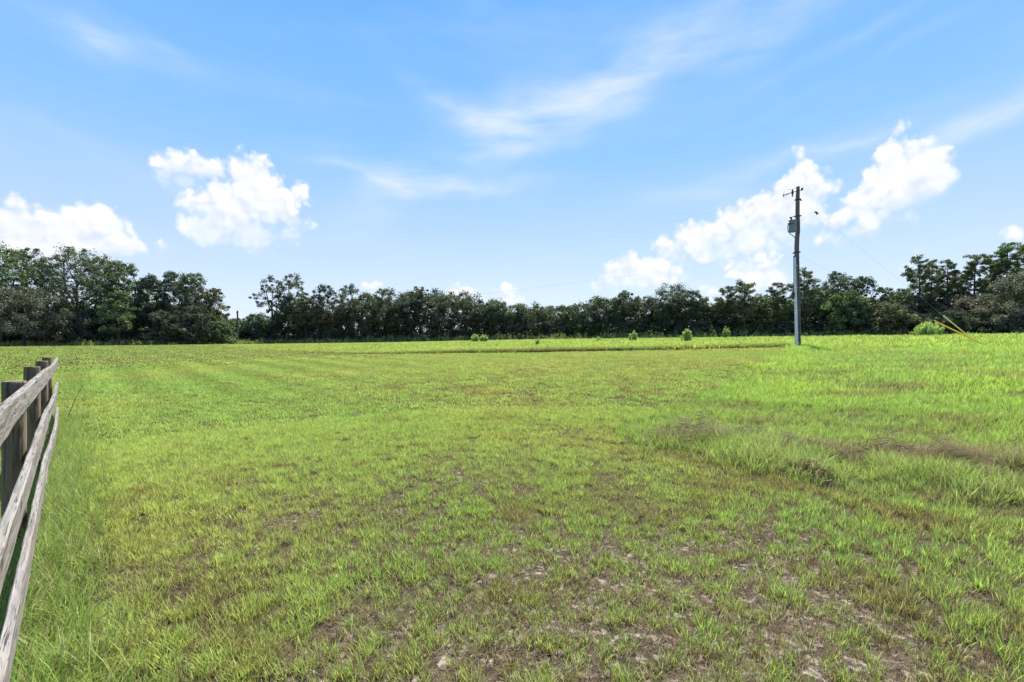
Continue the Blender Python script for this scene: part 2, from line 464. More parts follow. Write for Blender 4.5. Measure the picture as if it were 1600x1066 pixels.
def far_edge(x):
    """the mown edge across the field: depth of the line at which the grass is left long"""
    return np.interp(x, [-60, -40, -22, -9, 2, 15.5, 16, 90], [90, 62, 39, 28.0, 26.2, 25.4, 25.4, 25.4])


def fence_dist(x, y):
    rx, ry = x - fA[0], y - fA[1]
    return rx * fN[0] + ry * fN[1], rx * fD[0] + ry * fD[1]


BARE = [(*ground_at(500, 905), 0.30), (*ground_at(590, 985), 0.25), (*ground_at(455, 800), 0.5), (*ground_at(560, 860), 0.3), (*ground_at(850, 965), 0.20),
        (*ground_at(705, 1010), 0.22), (*ground_at(265, 745), 0.5), (*ground_at(330, 770), 0.5), (*ground_at(1330, 960), 0.25), (*ground_at(160, 930), 0.35),
        (*ground_at(740, 745), 0.6), (*ground_at(1210, 1000), 0.25), (*ground_at(820, 900), 0.25), (*ground_at(640, 800), 0.4), (*ground_at(400, 860), 0.3)]


def cover(x, y):
    """0 bare .. 1 lush, for the mown turf"""
    r = np.hypot(x, y)
    n = vnoise(x, y, 0.9, 21, 4); n2 = vnoise(x, y, 5.0, 33, 3)
    c = 0.58 + (n - 0.5) * 0.45 + (n2 - 0.5) * 0.15 + np.clip((r - 4) / 16, 0, 0.4)
    c = c + np.clip((-x / (y + 0.5) - 0.25) * 0.25, -0.06, 0.10)      # greener toward the fence
    for bx, by, br in BARE:
        d = np.hypot(x - bx, (y - by)) / br
        c = c - 0.17 * np.exp(-d * d * 1.6)
    return np.clip(c, 0, 1)


# ------------------------------------------------------------------ ground sheet
na = 900
angs = np.concatenate([np.linspace(-64, 64, 700), np.linspace(64, 296, 202)[1:-1]])
rings = np.concatenate([[0.3], np.geomspace(0.6, 130, 330), np.geomspace(150, 5000, 14)])
A_, R_ = np.meshgrid(np.radians(angs), rings)
X = (R_ * np.sin(A_)).ravel(); Y = (R_ * np.cos(A_)).ravel(); Z = gz(X, Y)
nA = len(angs); nR = len(rings)
ii, jj = np.meshgrid(np.arange(nR - 1), np.arange(nA), indexing='ij')
ii = ii.ravel(); jj = jj.ravel(); jn = (jj + 1) % nA
faces = np.c_[ii * nA + jj, (ii + 1) * nA + jj, (ii + 1) * nA + jn, ii * nA + jn]
V = np.c_[X, Y, Z]
V = np.vstack([V, [0, 0, float(gz(0., 0.))]])
me = bpy.data.meshes.new('ground')
tri = [(len(V) - 1, (j + 1) % nA, j) for j in range(nA)]
me.from_pydata(V.tolist(), [], faces[:, ::-1].tolist() + [t[::-1] for t in tri])
cov = cover(V[:, 0], V[:, 1])
tall = in_poly(V[:, 0], V[:, 1], poly_tall) | (V[:, 1] > far_edge(V[:, 0]))
tall = tall.astype(float)
fill(me, np.c_[cov, tall, np.zeros(len(V))])
me.polygons.foreach_set('use_smooth', np.ones(len(me.polygons), bool))
mg, t = new_mat('field_soil_and_thatch')
sc_ = t.node('ShaderNodeSeparateColor'); t.put(sc_.inputs[0], attr(t, 'tint'))
pos = t.node('ShaderNodeNewGeometry').outputs['Position']
n1, n1c = t.noise(pos, 9.0, 6, 0.65)
n2, _ = t.noise(pos, 60.0, 4, 0.65)
n3, _ = t.noise(pos, 1.3, 5, 0.6)
st1, _ = t.noise(t.v('ADD', t.v('MULTIPLY', pos, (150, 22, 20)), t.v('SCALE', n1c, scale=14)), 1.0, 3, 0.6)
st2, _ = t.noise(t.v('ADD', t.v('MULTIPLY', pos, (24, 140, 20)), t.v('SCALE', n1c, scale=14)), 1.0, 3, 0.6)
straw = t.m('MAXIMUM', st1, st2)
soil = t.ramp(n1, [(0.3, (0.030, 0.021, 0.014)), (0.5, (0.075, 0.055, 0.038)), (0.72, (0.17, 0.135, 0.10))])
thatch = t.ramp(straw, [(0.45, (0.035, 0.025, 0.017)), (0.60, (0.115, 0.085, 0.056)), (0.76, (0.30, 0.245, 0.175))])
base = t.mix(t.rng(n3, 0.40, 0.62, 0.35, 0.95), soil, thatch)
moss = t.ramp(n2, [(0.3, (0.035, 0.038, 0.014)), (0.7, (0.15, 0.15, 0.05))])
n4, _ = t.noise(pos, 4.5, 5, 0.6)
covn = t.m('ADD', sc_.outputs[0], t.m('MULTIPLY', t.m('SUBTRACT', n4, 0.5), 0.6))
sandy = t.m('MULTIPLY', t.rng(covn, 0.46, 0.33), t.rng(n1, 0.42, 0.66, 0.05, 0.9))
base = t.mix(sandy, base, t.mix(n2, (0.15, 0.115, 0.09, 1), (0.42, 0.35, 0.285, 1)))
n5, _ = t.noise(pos, 17.0, 4, 0.6)
n6, _ = t.noise(t.v('ADD', pos, (7.3, 2.1, 0)), 26.0, 4, 0.6)
fleck = t.m('MULTIPLY', t.rng(n5, 0.51, 0.63), t.rng(covn, 0.66, 0.44, 0.0, 0.8))
base = t.mix(fleck, base, (0.46, 0.385, 0.31, 1))
base = t.mix(t.m('MULTIPLY', t.rng(n6, 0.50, 0.40), 0.75), base, (0.030, 0.021, 0.015, 1))
lush = t.m('MULTIPLY', t.rng(t.m('ADD', sc_.outputs[0], t.m('MULTIPLY', t.m('SUBTRACT', n1, 0.5), 0.9)), 0.46, 0.9), 0.5)
lush = t.m('MAXIMUM', lush, t.m('MULTIPLY', sc_.outputs[1], 0.75))
base = t.mix(lush, base, moss)
principled(t, base, 0.95, bump=t.m('ADD', straw, t.m('MULTIPLY', n1, 1.5)), bstr=0.8, bdist=0.02, spec=0.1)
ground = link('ground', me, mg)
tag(ground, 'mown pasture ground of patchy turf and brown thatch rising to the trees', 'ground', kind='structure')

# ------------------------------------------------------------------ grass tufts (stuff)


def tuft(name, nb, length, width, spread, lean, dryp, seed, flat=False):
    r = np.random.default_rng(seed)
    Vs = []; Fs = []; B = []; k = 0
    for i in range(nb):
        a = r.uniform(0, 2 * math.pi); rad = spread * math.sqrt(r.uniform(0, 1))
        b = np.array([rad * math.cos(a), rad * math.sin(a), -0.01])
        dirn = a + r.normal(0, 0.8)
        L = length * r.uniform(0.5, 1.15); w = width * r.uniform(0.7, 1.25)
        ln = lean * r.uniform(0.4, 1.6)
        if flat: ln = r.uniform(1.15, 1.5)
        dv = np.array([math.cos(dirn), math.sin(dirn), 0]); sv = np.array([-math.sin(dirn), math.cos(dirn), 0])
        tw = r.uniform(-0.7, 0.7)
        sv = sv * math.cos(tw) + dv * math.sin(tw)
        n = 4; p = b.copy(); ang = ln * 0.35
        rn = r.uniform(); dr = 1.0 if r.uniform() < dryp else r.uniform(0, 0.18)
        if flat: p[2] = r.uniform(0.0, 0.03)
        for s in range(n):
            tt = s / (n - 1)
            ww = w * (1 - tt) ** 0.7 * (0.75 + 0.5 * min(tt * 3, 1)) / 2 if s < n - 1 else 0
            if s < n - 1: Vs += [p - sv * ww, p + sv * ww]; B += [(rn, tt, dr)] * 2
            else: Vs += [p.copy()]; B += [(rn, tt, dr)]
            ang2 = ang + ln * tt * 0.9
            if flat: ang2 = ln + (tt - 0.5) * 0.5
            step = L / (n - 1)
            p = p + step * (np.array([0, 0, 1]) * math.cos(ang2) + dv * math.sin(ang2))
        Fs += [(k, k + 1, k + 3, k + 2), (k + 2, k + 3, k + 5, k + 4), (k + 4, k + 5, k + 6)]; k += 7
    me = bpy.data.meshes.new(name); me.from_pydata([tuple(v) for v in Vs], [], Fs)
    c = me.color_attributes.new('blade', 'FLOAT_COLOR', 'POINT')
    c.data.foreach_set('color', np.c_[np.array(B), np.ones(len(B))].astype(np.float32).ravel())
    me.materials.append(M_GRASS)
    return bpy.data.objects.new(name, me)


def scatter(name, label, cat, pts, idx, scl, tint, sources, tilt=0.12):
    """one stuff object: points that carry tufts"""
    n = len(pts)
    me = bpy.data.meshes.new(name)
    me.vertices.add(n); me.vertices.foreach_set('co', pts.astype(np.float32).ravel())
    rot = np.c_[rng.normal(0, tilt, n), rng.normal(0, tilt, n), rng.uniform(0, 6.283, n)]
    def at(nm, ty, key, data):
        a = me.attributes.new(nm, ty, 'POINT'); a.data.foreach_set(key, np.ascontiguousarray(data).ravel())
    at('idx', 'INT', 'value', idx.astype(np.int32))
    at('rot', 'FLOAT_VECTOR', 'vector', rot.astype(np.float32))
    at('scl', 'FLOAT_VECTOR', 'vector', scl.astype(np.float32))
    at('tint', 'FLOAT_COLOR', 'color', np.c_[tint, np.ones(n)].astype(np.float32))
    coll = bpy.data.collections.new(name + '_source')
    for k, s in enumerate(sources):
        s.name = 'source_%02d_' % k + s.name       # instances are picked in name order
        coll.objects.link(s)
    o = bpy.data.objects.new(name, me); scene.collection.objects.link(o)
    g = bpy.data.node_groups.new(name + '_nodes', 'GeometryNodeTree')
    g.interface.new_socket('Geometry', in_out='INPUT', socket_type='NodeSocketGeometry')
    g.interface.new_socket('Geometry', in_out='OUTPUT', socket_type='NodeSocketGeometry')
    N = g.nodes; L = g.links
    gi = N.new('NodeGroupInput'); go = N.new('NodeGroupOutput')
    ci = N.new('GeometryNodeCollectionInfo'); ci.inputs['Collection'].default_value = coll
    ci.inputs['Separate Children'].default_value = True; ci.inputs['Reset Children'].default_value = True
    iop = N.new('GeometryNodeInstanceOnPoints'); iop.inputs['Pick Instance'].default_value = True
    def named(nm, dt):
        a = N.new('GeometryNodeInputNamedAttribute'); a.data_type = dt; a.inputs['Name'].default_value = nm
        return a.outputs[0]
    e2r = N.new('FunctionNodeEulerToRotation')
    L.new(named('rot', 'FLOAT_VECTOR'), e2r.inputs[0])
    L.new(gi.outputs[0], iop.inputs['Points']); L.new(ci.outputs[0], iop.inputs['Instance'])
    L.new(named('idx', 'INT'), iop.inputs['Instance Index']); L.new(e2r.outputs[0], iop.inputs['Rotation'])
    L.new(named('scl', 'FLOAT_VECTOR'), iop.inputs['Scale']); L.new(iop.outputs[0], go.inputs[0])
    md = o.modifiers.new('tufts', 'NODES'); md.node_group = g
    me.materials.append(M_GRASS)
    return tag(o, label, cat, kind='stuff')


def sector(n, r0, r1, a=68):
    n = int(n * 68 / 58)
    r = np.sqrt(rng.uniform(r0 * r0, r1 * r1, n)); th = np.radians(rng.uniform(-a, a, n))
    return r * np.sin(th), r * np.cos(th)


G_YEL = np.array([0.450, 0.525, 0.110]); G_LUSH = np.array([0.310, 0.500, 0.090]); G_OLV = np.array([0.280, 0.250, 0.065])
G_BRN = np.array([0.270, 0.190, 0.090]); G_DK = np.array([0.120, 0.230, 0.045]); G_BRT = np.array([0.375, 0.550, 0.080])


def mixc(a, b, f):
    f = np.clip(f, 0, 1)[:, None]
    return a * (1 - f) + b * f


def turf_tint(x, y):
    r = np.hypot(x, y); n = len(x)
    a = vnoise(x, y, 3.5, 51, 3); b = vnoise(x, y, 0.5, 61, 3); c = vnoise(x, y, 12, 71, 2)
    left = np.clip((-x / (y + 0.5) - 0.05) / 0.9, 0, 1)
    t = mixc(np.broadcast_to(G_LUSH, (n, 3)), np.broadcast_to(G_YEL, (n, 3)), 0.55 + (a - 0.5) * 1.8 - left * 0.35)
    brown = np.clip((b - 0.52) * 2.2 + (c - 0.5) * 1.5 + 0.20 - left * 0.38 + np.clip(x / (y + 0.5), 0, 0.8) * 0.25, 0, 0.85) * np.clip(1.3 - np.clip(r - 7, 0, 99) / 16, 0.30, 1)
    t = mixc(t, np.broadcast_to(G_OLV, (n, 3)), brown * 1.0)
    t = mixc(t, np.broadcast_to(G_BRN, (n, 3)), np.clip(brown - 0.45, 0, 1) * 1.2)
    # mowing passes run parallel with the fence on the left
    s, _ = fence_dist(x, y)
    stripe = 0.5 + 0.5 * np.sin((s + 0.3 * vnoise(x, y, 9, 7, 1)) * 2 * math.pi / 1.7)
    t = t * (1.05 - 0.32 * (stripe * np.clip((r - 9) / 12, 0, 1))[:, None] * np.clip(left * 2 + 0.25, 0, 1)[:, None])
    return np.clip(t * rng.uniform(0.85, 1.15, (n, 1)), 0, 1)


def heights(x, y):
    """tall-grass mask"""
    jx = x + (vnoise(x, y, 0.6, 81, 2) - 0.5) * 0.5; jy = y + (vnoise(x, y, 0.6, 82, 2) - 0.5) * 0.5
    T = in_poly(jx, jy, poly_tall)
    Fm = jy > far_edge(jx)
    return T, Fm


near_src = [tuft('turf_near_%d' % i, 15, 0.086, 0.0040, 0.032, 0.62, 0.16, 100 + i) for i in range(8)]
mid_src = [tuft('turf_mid_%d' % i, 18, 0.088, 0.0085, 0.10, 0.85, 0.08, 200 + i) for i in range(6)]
far_src = [tuft('turf_far_%d' % i, 34, 0.085, 0.026, 0.45, 1.0, 0.06, 300 + i) for i in range(5)]
P_, I_, S_, T_ = [], [], [], []


def put_turf(x, y, c, i0, ni, wscale, size=1.0):
    n = len(x)
    P_.append(np.c_[x, y, gz(x, y)]); I_.append(rng.integers(i0, i0 + ni, n))
    s = rng.uniform(0.6, 1.3, n) * (0.65 + 0.6 * c) * size
    side = np.clip((x / (y + 0.3) - 0.25) * 0.6, 0, 0.3)          # a little taller beside the long grass
    tint = turf_tint(x, y)
    # dead brown stubble stands among the green
    bp = np.clip(0.30 + np.clip(x / (y + 0.5), -0.6, 0.8) * 0.16, 0.12, 0.5) * np.clip(1.3 - np.hypot(x, y) / 22, 0.15, 1) * np.clip(1.5 - c, 0.4, 1.2)
    dead = rng.uniform(0, 1, n) < bp
    db = np.array([0.200, 0.118, 0.066]) * rng.uniform(0.5, 1.45, (n, 1))
    tint = np.where(dead[:, None], db, tint); s = np.where(dead, s * rng.uniform(0.5, 0.9, n), s)
    S_.append(np.c_[s * wscale, s * wscale, s * (1 + side)]); T_.append(tint)


def turf_mask(x, y):
    T, Fm = heights(x, y); fd, _ = fence_dist(x, y)
    return ~T & ~Fm & ~((fd < -0.4) & (np.hypot(x, y) < 3))


def clumped(spacing, r0, r1, mean_n, spread, i0, ni, wscale):
    """tufts gathered in small clumps a hand apart, brown thatch between"""
    g = np.arange(-r1, r1, spacing)
    gx, gy = np.meshgrid(g, np.arange(0.5, r1, spacing))
    gx = gx.ravel() + rng.uniform(-.55, .55, gx.size) * spacing; gy = gy.ravel() + rng.uniform(-.55, .55, gy.size) * spacing
    r = np.hypot(gx, gy); k = (r > r0) & (r < r1) & (np.abs(gx) < 2.5 * gy + 1.0)
    gx, gy = gx[k], gy[k]; c = cover(gx, gy)
    cnt = rng.poisson(np.clip(mean_n * (0.25 + 1.5 * c) * rng.gamma(2.2, 1 / 2.2, len(gx)), 0.2, 30))
    cnt = np.where(rng.uniform(0, 1, len(gx)) < np.clip(0.34 - c, 0, 1) * 1.6, 0, cnt)
    x = np.repeat(gx, cnt); y = np.repeat(gy, cnt); cc = np.repeat(c, cnt); n = len(x)
    sp = np.repeat(spread * (0.6 + 0.25 * np.sqrt(cnt)), cnt)
    x = x + rng.normal(0, 1, n) * sp; y = y + rng.normal(0, 1, n) * sp
    k = turf_mask(x, y)
    put_turf(x[k], y[k], cc[k], i0, ni, wscale)


def add_turf(n, r0, r1, i0, ni, wscale, cmin):
    x, y = sector(n, r0, r1); n = len(x); c = cover(x, y)
    fine = vnoise(x, y, 0.22, 141, 2); gap = np.clip(1.25 - np.hypot(x, y) / 24, 0.0, 1)
    k = turf_mask(x, y) & (rng.uniform(0, 1, n) < np.clip((c - cmin) * 1.9, 0.08, 1)) & (rng.uniform(0, 1, n) < np.clip((fine - 0.72 + 0.6 * c) * 6, 0.1, 1) ** gap)
    put_turf(x[k], y[k], c[k], i0, ni, wscale)


clumped(0.098, 1.2, 10.0, 5.0, 0.025, 0, 8, 1.15)
add_turf(125000, 9.0, 30, 8, 6, 1.0, 0.05)
add_turf(100000, 26, 105, 14, 5, 1.0, 0.0)
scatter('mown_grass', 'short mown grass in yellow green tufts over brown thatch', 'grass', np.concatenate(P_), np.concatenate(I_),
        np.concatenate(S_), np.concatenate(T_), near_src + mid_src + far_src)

# thatch: dry clippings lying on the soil
th_src = [tuft('thatch_%d' % i, 26, 0.065, 0.0022, 0.09, 1.3, 1.0, 400 + i, flat=True) for i in range(6)]
x, y = sector(26000, 1.3, 9)
T, Fm = heights(x, y); c = cover(x, y)
k = rng.uniform(0, 1, len(x)) < np.clip(1.0 - c, 0.15, 0.85)
x, y = x[k], y[k]; n = len(x)
h_ = np.zeros(n)
HL = np.array([ground_at(1040, 682), ground_at(1180, 703), ground_at(1290, 720), ground_at(1420, 725), ground_at(1520, 738), ground_at(1660, 757)])
m_ = 9000; k_ = rng.integers(0, 5, m_); f_ = rng.uniform(0, 1, m_)[:, None]
hp = HL[k_] * (1 - f_) + HL[k_ + 1] * f_ + rng.normal(0, 1, (m_, 2)) * np.array([0.30, 0.42])
lump = vnoise(hp[:, 0], hp[:, 1], 0.42, 191, 4)
kk = rng.uniform(0, 1, m_) < np.clip((lump - 0.45) * 6, 0.10, 1)
hp = hp[kk]; lump = lump[kk]; m_ = len(hp)
x = np.r_[x, hp[:, 0]]; y = np.r_[y, hp[:, 1]]; n = len(x)
h_ = np.r_[h_, np.clip(rng.normal(0.075, 0.05, m_), 0, 0.2) * np.clip(lump * 5 - 1.7, 0.1, 2.0)]
s = rng.uniform(0.5, 1.3, n) * np.where(h_ > 0, 1.1, 1.0)
scatter('dry_clippings', 'dry tan grass clippings strewn between the mown tufts', 'clippings', np.c_[x, y, gz(x, y) + h_], rng.integers(0, 6, n),
        np.c_[s, s, s], np.broadcast_to(np.array([0.24, 0.18, 0.105]), (n, 3)) * rng.uniform(0.35, 1.25, (n, 1)), th_src, 0.05)

# long grass: right-hand side and beyond the mown edge
tl_src = [tuft('tall_near_%d' % i, 16, 0.30, 0.0065, 0.06, 0.75, 0.10, 500 + i) for i in range(6)] + \
         [tuft('tall_mid_%d' % i, 22, 0.28, 0.016, 0.16, 0.75, 0.08, 520 + i) for i in range(5)] + \
         [tuft('tall_far_%d' % i, 34, 0.30, 0.045, 0.55, 0.7, 0.06, 540 + i) for i in range(5)]
P_, I_, S_, T_ = [], [], [], []
HAYLINE = np.array([ground_at(1075, 690), ground_at(1180, 705), ground_at(1290, 722), ground_at(1420, 725), ground_at(1520, 738), ground_at(1640, 755)])


def hay_dist(x, y):
    d = np.full(len(x), 1e9)
    for a, b in zip(HAYLINE[:-1], HAYLINE[1:]):
        ab = b - a; q = np.clip(((x - a[0]) * ab[0] + (y - a[1]) * ab[1]) / (ab @ ab), 0, 1)
        d = np.minimum(d, np.hypot(x - a[0] - q * ab[0], y - a[1] - q * ab[1]))
    return d


def add_tall(n, r0, r1, i0, ni, far):
    x, y = sector(n, r0, r1); n = len(x)
    T, Fm = heights(x, y)
    k = (T & (~Fm | (r0 < 20))) | (Fm & (r1 > 30))
    if not far: k = T
    hz = hay_dist(x, y)
    k &= (hz > 0.42) | (rng.uniform(0, 1, len(x)) < 0.25)
    x, y, Fm = x[k], y[k], Fm[k]; n = len(x)
    a = vnoise(x, y, 2.2, 91, 3); b = vnoise(x, y * 2.6, 1.5, 95, 4); r = np.hypot(x, y)
    tint = mixc(np.broadcast_to(G_LUSH, (n, 3)), np.broadcast_to(G_BRT, (n, 3)), 0.55 + (a - 0.5) * 2.2)
    tint = np.where(Fm[:, None], mixc(tint, np.broadcast_to(G_YEL, (n, 3)), np.interp(x, [-25, 10], [0.8, 0.35])), tint)
    dry = np.clip((b - 0.53) * 6, 0, 1) * np.clip(1.5 - r / 24, 0, 1)
    tint = mixc(tint, np.broadcast_to(np.array([0.24, 0.20, 0.09]), (n, 3)), dry * 0.85)
    hd = hay_dist(x, y)
    s = rng.uniform(0.65, 1.2, n) * (0.55 + 0.75 * a)
    s = s * np.where(Fm, np.interp(x, [-26, -6, 8], [0.45, 0.8, 1.05]), np.clip(0.55 + r / 60, 0, 1))
    s = np.where((hd < 0.9), s * 1.3, s)
    tint = mixc(tint, np.broadcast_to(np.array([0.24, 0.22, 0.10]), (n, 3)), np.clip(0.9 - hd, 0, 0.6))
    P_.append(np.c_[x, y, gz(x, y)]); I_.append(rng.integers(i0, i0 + ni, n))
    S_.append(np.c_[s, s, s]); T_.append(np.clip(tint * rng.uniform(0.85, 1.15, (n, 1)), 0, 1))


add_tall(30000, 3, 13, 0, 6, False)
add_tall(70000, 11, 34, 6, 5, True)
add_tall(75000, 27, 108, 11, 5, True)
# clumps pushed up along the hay windrow, rank on its near side
n = 4200
k_ = rng.integers(0, len(HAYLINE) - 1, n); f_ = rng.uniform(0, 1, n)[:, None]
hp = HAYLINE[k_] * (1 - f_) + HAYLINE[k_ + 1] * f_
x = hp[:, 0] + rng.normal(0, 0.35, n); y = hp[:, 1] - 0.48 + rng.normal(0, 0.34, n)
pz = vnoise(x, y, 0.5, 171, 2)
k = rng.uniform(0, 1, n) < np.clip((pz - 0.36) * 4, 0.03, 1); x, y, pz = x[k], y[k], pz[k]; n = len(x)
P_.append(np.c_[x, y, gz(x, y)]); I_.append(rng.integers(0, 6, n)); s = rng.uniform(0.5, 1.1, n) * (0.45 + pz)
S_.append(np.c_[s, s, s])
T_.append(mixc(np.broadcast_to(G_LUSH, (n, 3)), np.broadcast_to(np.array([0.30, 0.24, 0.13]), (n, 3)), np.clip(rng.normal(0.34, 0.38, n), 0, 0.95)) * rng.uniform(0.8, 1.15, (n, 1)))
# dense lip along the mown edge, tint darkened for its shaded front
n = 5200
x = rng.uniform(-24, 15.4, n); y = far_edge(x) + rng.uniform(0, 0.5, n) ** 2
P_.append(np.c_[x, y, gz(x, y)]); I_.append(rng.integers(6, 11, n)); s = rng.uniform(0.9, 1.5, n) * np.interp(x, [-20, -9, 0], [0.25, 0.6, 0.9])
S_.append(np.c_[s, s, s]); T_.append(np.broadcast_to(np.array([0.17, 0.20, 0.055]), (n, 3)) * rng.uniform(0.7, 1.2, (n, 1)))
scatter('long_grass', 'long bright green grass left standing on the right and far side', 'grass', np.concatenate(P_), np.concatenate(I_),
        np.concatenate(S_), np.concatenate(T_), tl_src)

# rank grass along the foot of the fence
fg_src = [tuft('fence_grass_%d' % i, 18, 0.34, 0.0050, 0.07, 1.0, 0.14, 600 + i) for i in range(6)]
n = 3000
s_ = rng.uniform(-2.0, 11, n); d_ = np.abs(rng.normal(0, 0.24, n)) * rng.choice([-1.0, 1.0, 1.0], n) - 0.06
x = fA[0] + fD[0] * s_ + fN[0] * d_; y = fA[1] + fD[1] * s_ + fN[1] * d_
k = (np.hypot(x, y) > 0.9); x, y = x[k], y[k]; n = len(x)
s = rng.uniform(0.35, 1.0, n)
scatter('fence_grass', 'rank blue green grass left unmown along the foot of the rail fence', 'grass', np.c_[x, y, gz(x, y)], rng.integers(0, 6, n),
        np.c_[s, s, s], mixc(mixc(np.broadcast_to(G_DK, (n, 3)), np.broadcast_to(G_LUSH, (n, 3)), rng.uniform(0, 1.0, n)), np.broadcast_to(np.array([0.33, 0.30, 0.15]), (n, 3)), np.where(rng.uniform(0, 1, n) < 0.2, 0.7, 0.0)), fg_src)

# ------------------------------------------------------------------ hay heaps left by the mower
hay_src_n = 0
HAY = [(1090, 690, 0.62, 0.24, 0.55, 'large brown heap of dead hay at the near left end of the windrow'),
       (1182, 694, 0.42, 0.17, 0.4, 'small tan heap of hay just right of the largest brown heap'),
       (1240, 712, 0.48, 0.17, 0.45, 'low loose hay heap in the middle of the windrow'),
       (1262, 742, 0.30, 0.12, 0.26, 'dark hay clump slumped in front of the windrow'),
       (1385, 712, 0.62, 0.15, 0.45, 'long flat hay heap behind a clump of green blades on the right'),
       (1475, 722, 0.55, 0.17, 0.4, 'tan hay heap with green blades poking through near right end'),
       (1545, 745, 0.6, 0.15, 0.4, 'wispy pale hay heap at the right end of the windrow')]
for i, (px, py, wx, hh, wy, lab) in enumerate(HAY):
    g = ground_at(px, py + 8); r = np.random.default_rng(900 + i)
    n = 3400
    u = r.normal(0, 0.95, n); v = r.normal(0, 0.62, n)
    top = np.exp(-(u * u + v * v) * 0.9) * (0.75 + 0.5 * vnoise(u + i * 7, v, 0.35, 5, 2))
    hole = vnoise(u * 1.7 + i * 3, v * 1.7, 0.45, 15, 2)
    z = top * hh * 1.95 * r.uniform(0.25, 1.0, n) ** 0.5 * np.clip(hole * 2.2 - 0.45, 0.1, 1.25)
    cx, cy = g[0] + u * wx, g[1] + v * wy
    P0 = np.c_[cx, cy, gz(cx, cy) + z]
    th = r.uniform(0, 6.283, n); el = r.normal(0.0, 0.22, n); L = r.uniform(0.02, 0.065, n); w = r.uniform(0.0011, 0.0024, n)
    d = np.c_[np.cos(th) * np.cos(el), np.sin(th) * np.cos(el), np.sin(el)]
    sd = np.cross(d, r.normal(0, 1, (n, 3))); sd /= np.linalg.norm(sd, axis=1)[:, None]
    q = np.stack([P0 - d * L[:, None] - sd * w[:, None], P0 - d * L[:, None] + sd * w[:, None], P0 + d * L[:, None] + sd * w[:, None], P0 + d * L[:, None] - sd * w[:, None]], 1)
    col = np.array([0.225, 0.165, 0.115]) * r.uniform(0.3, 1.4, (n, 1))
    me = quad_mesh('hay_heap', q - np.array([g[0], g[1], 0]), col)
    o = link('hay_heap', me, M_BUSH, loc=(g[0], g[1], 0))
    tag(o, lab, 'hay heap', 'heaps of cut hay in the windrow')

# ------------------------------------------------------------------ fence
POSTD = 2.45
rail_off = 0.0
base_s = np.array([-8.90, 8.90]) - fA
s_last = float(base_s @ fD)
fence = empty('rail_fence', (fA[0], fA[1], 0), 'weathered grey three-rail wooden fence with dark round posts at the left edge', 'fence')
posts_s = [s_last - POSTD * k for k in range(5)]
post_shift = [0, 0, 0.04, 0.14, 0]
POST_H = [1.35, 1.36, 1.36, 1.35, 1.36]


def fpt(s, off, z):
    p = fD * s + fN * off
    return np.array([p[0], p[1], z])


for k, s in enumerate(posts_s):
    mb = MB(); r = np.random.default_rng(40 + k)
    rad = 0.068 + 0.005 * r.uniform(-1, 1)
    c = fpt(s + post_shift[k], -rad - 0.03, 0); gzv = float(gz(c[0] + fA[0], c[1] + fA[1]))
    lean = r.normal(0, 0.008, 2)
    zz = np.array([-0.15, 0.0, 0.3, 0.6, 0.9, 1.15, POST_H[k] - 0.012, POST_H[k]])
    pts = np.c_[c[0] + lean[0] * zz, c[1] + lean[1] * zz, gzv + zz]
    rr = rad * (1 + r.normal(0, 0.015, len(zz))); rr[-1] *= 0.93
    mb.tube(pts, rr, 20)
    mb.build('post', M_POST, fence, smooth=False)


def plank(a, b, h, th, seed, sag=0.0, bow=0.0, roll=0.0, z_a=0, z_b=0):
    """a board from fence position a to b (metres along), centre heights z_a, z_b"""
    r = np.random.default_rng(seed); n = 36
    t_ = np.linspace(0, 1, n); s = a + (b - a) * t_
    zc = z_a + (z_b - z_a) * t_ - sag * np.sin(math.pi * t_) + 0.006 * np.sin(t_ * 9 + seed)
    off = th / 2 + bow * np.sin(math.pi * t_)
    V = []; lc = []
    bv = 0.006
    prof = [(-th / 2, -h / 2 + bv), (-th / 2 + bv, -h / 2), (th / 2 - bv, -h / 2), (th / 2, -h / 2 + bv), (th / 2, -h / 6), (th / 2, h / 6), (th / 2, h / 2 - bv), (th / 2 - bv, h / 2), (-th / 2 + bv, h / 2), (-th / 2, h / 2 - bv)]
    m = len(prof)
    wob = 0.004
    for i in range(n):
        cr, sr = math.cos(roll * (t_[i] - 0.3)), math.sin(roll * (t_[i] - 0.3))
        eh = 1 + 0.02 * math.sin(t_[i] * 14 + seed * 2)
        for j, (o, z) in enumerate(prof):
            o2 = o * cr - z * sr; z2 = (o * sr + z * cr) * eh
            g = fpt(s[i], 0, 0); gzv = float(gz0(g[0] + fA[0], g[1] + fA[1]))
            V.append(fpt(s[i], off[i] + o2 + r.normal(0, wob * 0.25), gzv + zc[i] + z2 + r.normal(0, wob * 0.3)))
            lc.append((s[i] + seed * 3.7, o + seed, z + seed * 0.3))
    Fc = [(i * m + j, (i + 1) * m + j, (i + 1) * m + (j + 1) % m, i * m + (j + 1) % m) for i in range(n - 1) for j in range(m)]
    Fc += [tuple(range(m)), tuple((n - 1) * m + j for j in range(m))[::-1]]
    mb = MB(); mb.add(V, Fc, None, lc)
    return mb.build('rail', M_RAIL, fence)


p3, p2, p1, p0, pm = posts_s[0], posts_s[1], posts_s[2], posts_s[3], posts_s[4]
RZ = [1.275, 0.79, 0.285]
for q, zc in enumerate(RZ):
    plank(pm - POSTD, p1 + 0.00, 0.145, 0.040, 11 + q, sag=0.012, bow=-0.035 if q == 0 else 0.0, roll=0.10, z_a=zc, z_b=zc)
    plank(p1 + 0.006, p3 + 0.14, 0.145, 0.040, 21 + q, sag=0.018, bow=0.008 * (1 + q), roll=-0.05, z_a=zc, z_b=zc + 0.01)

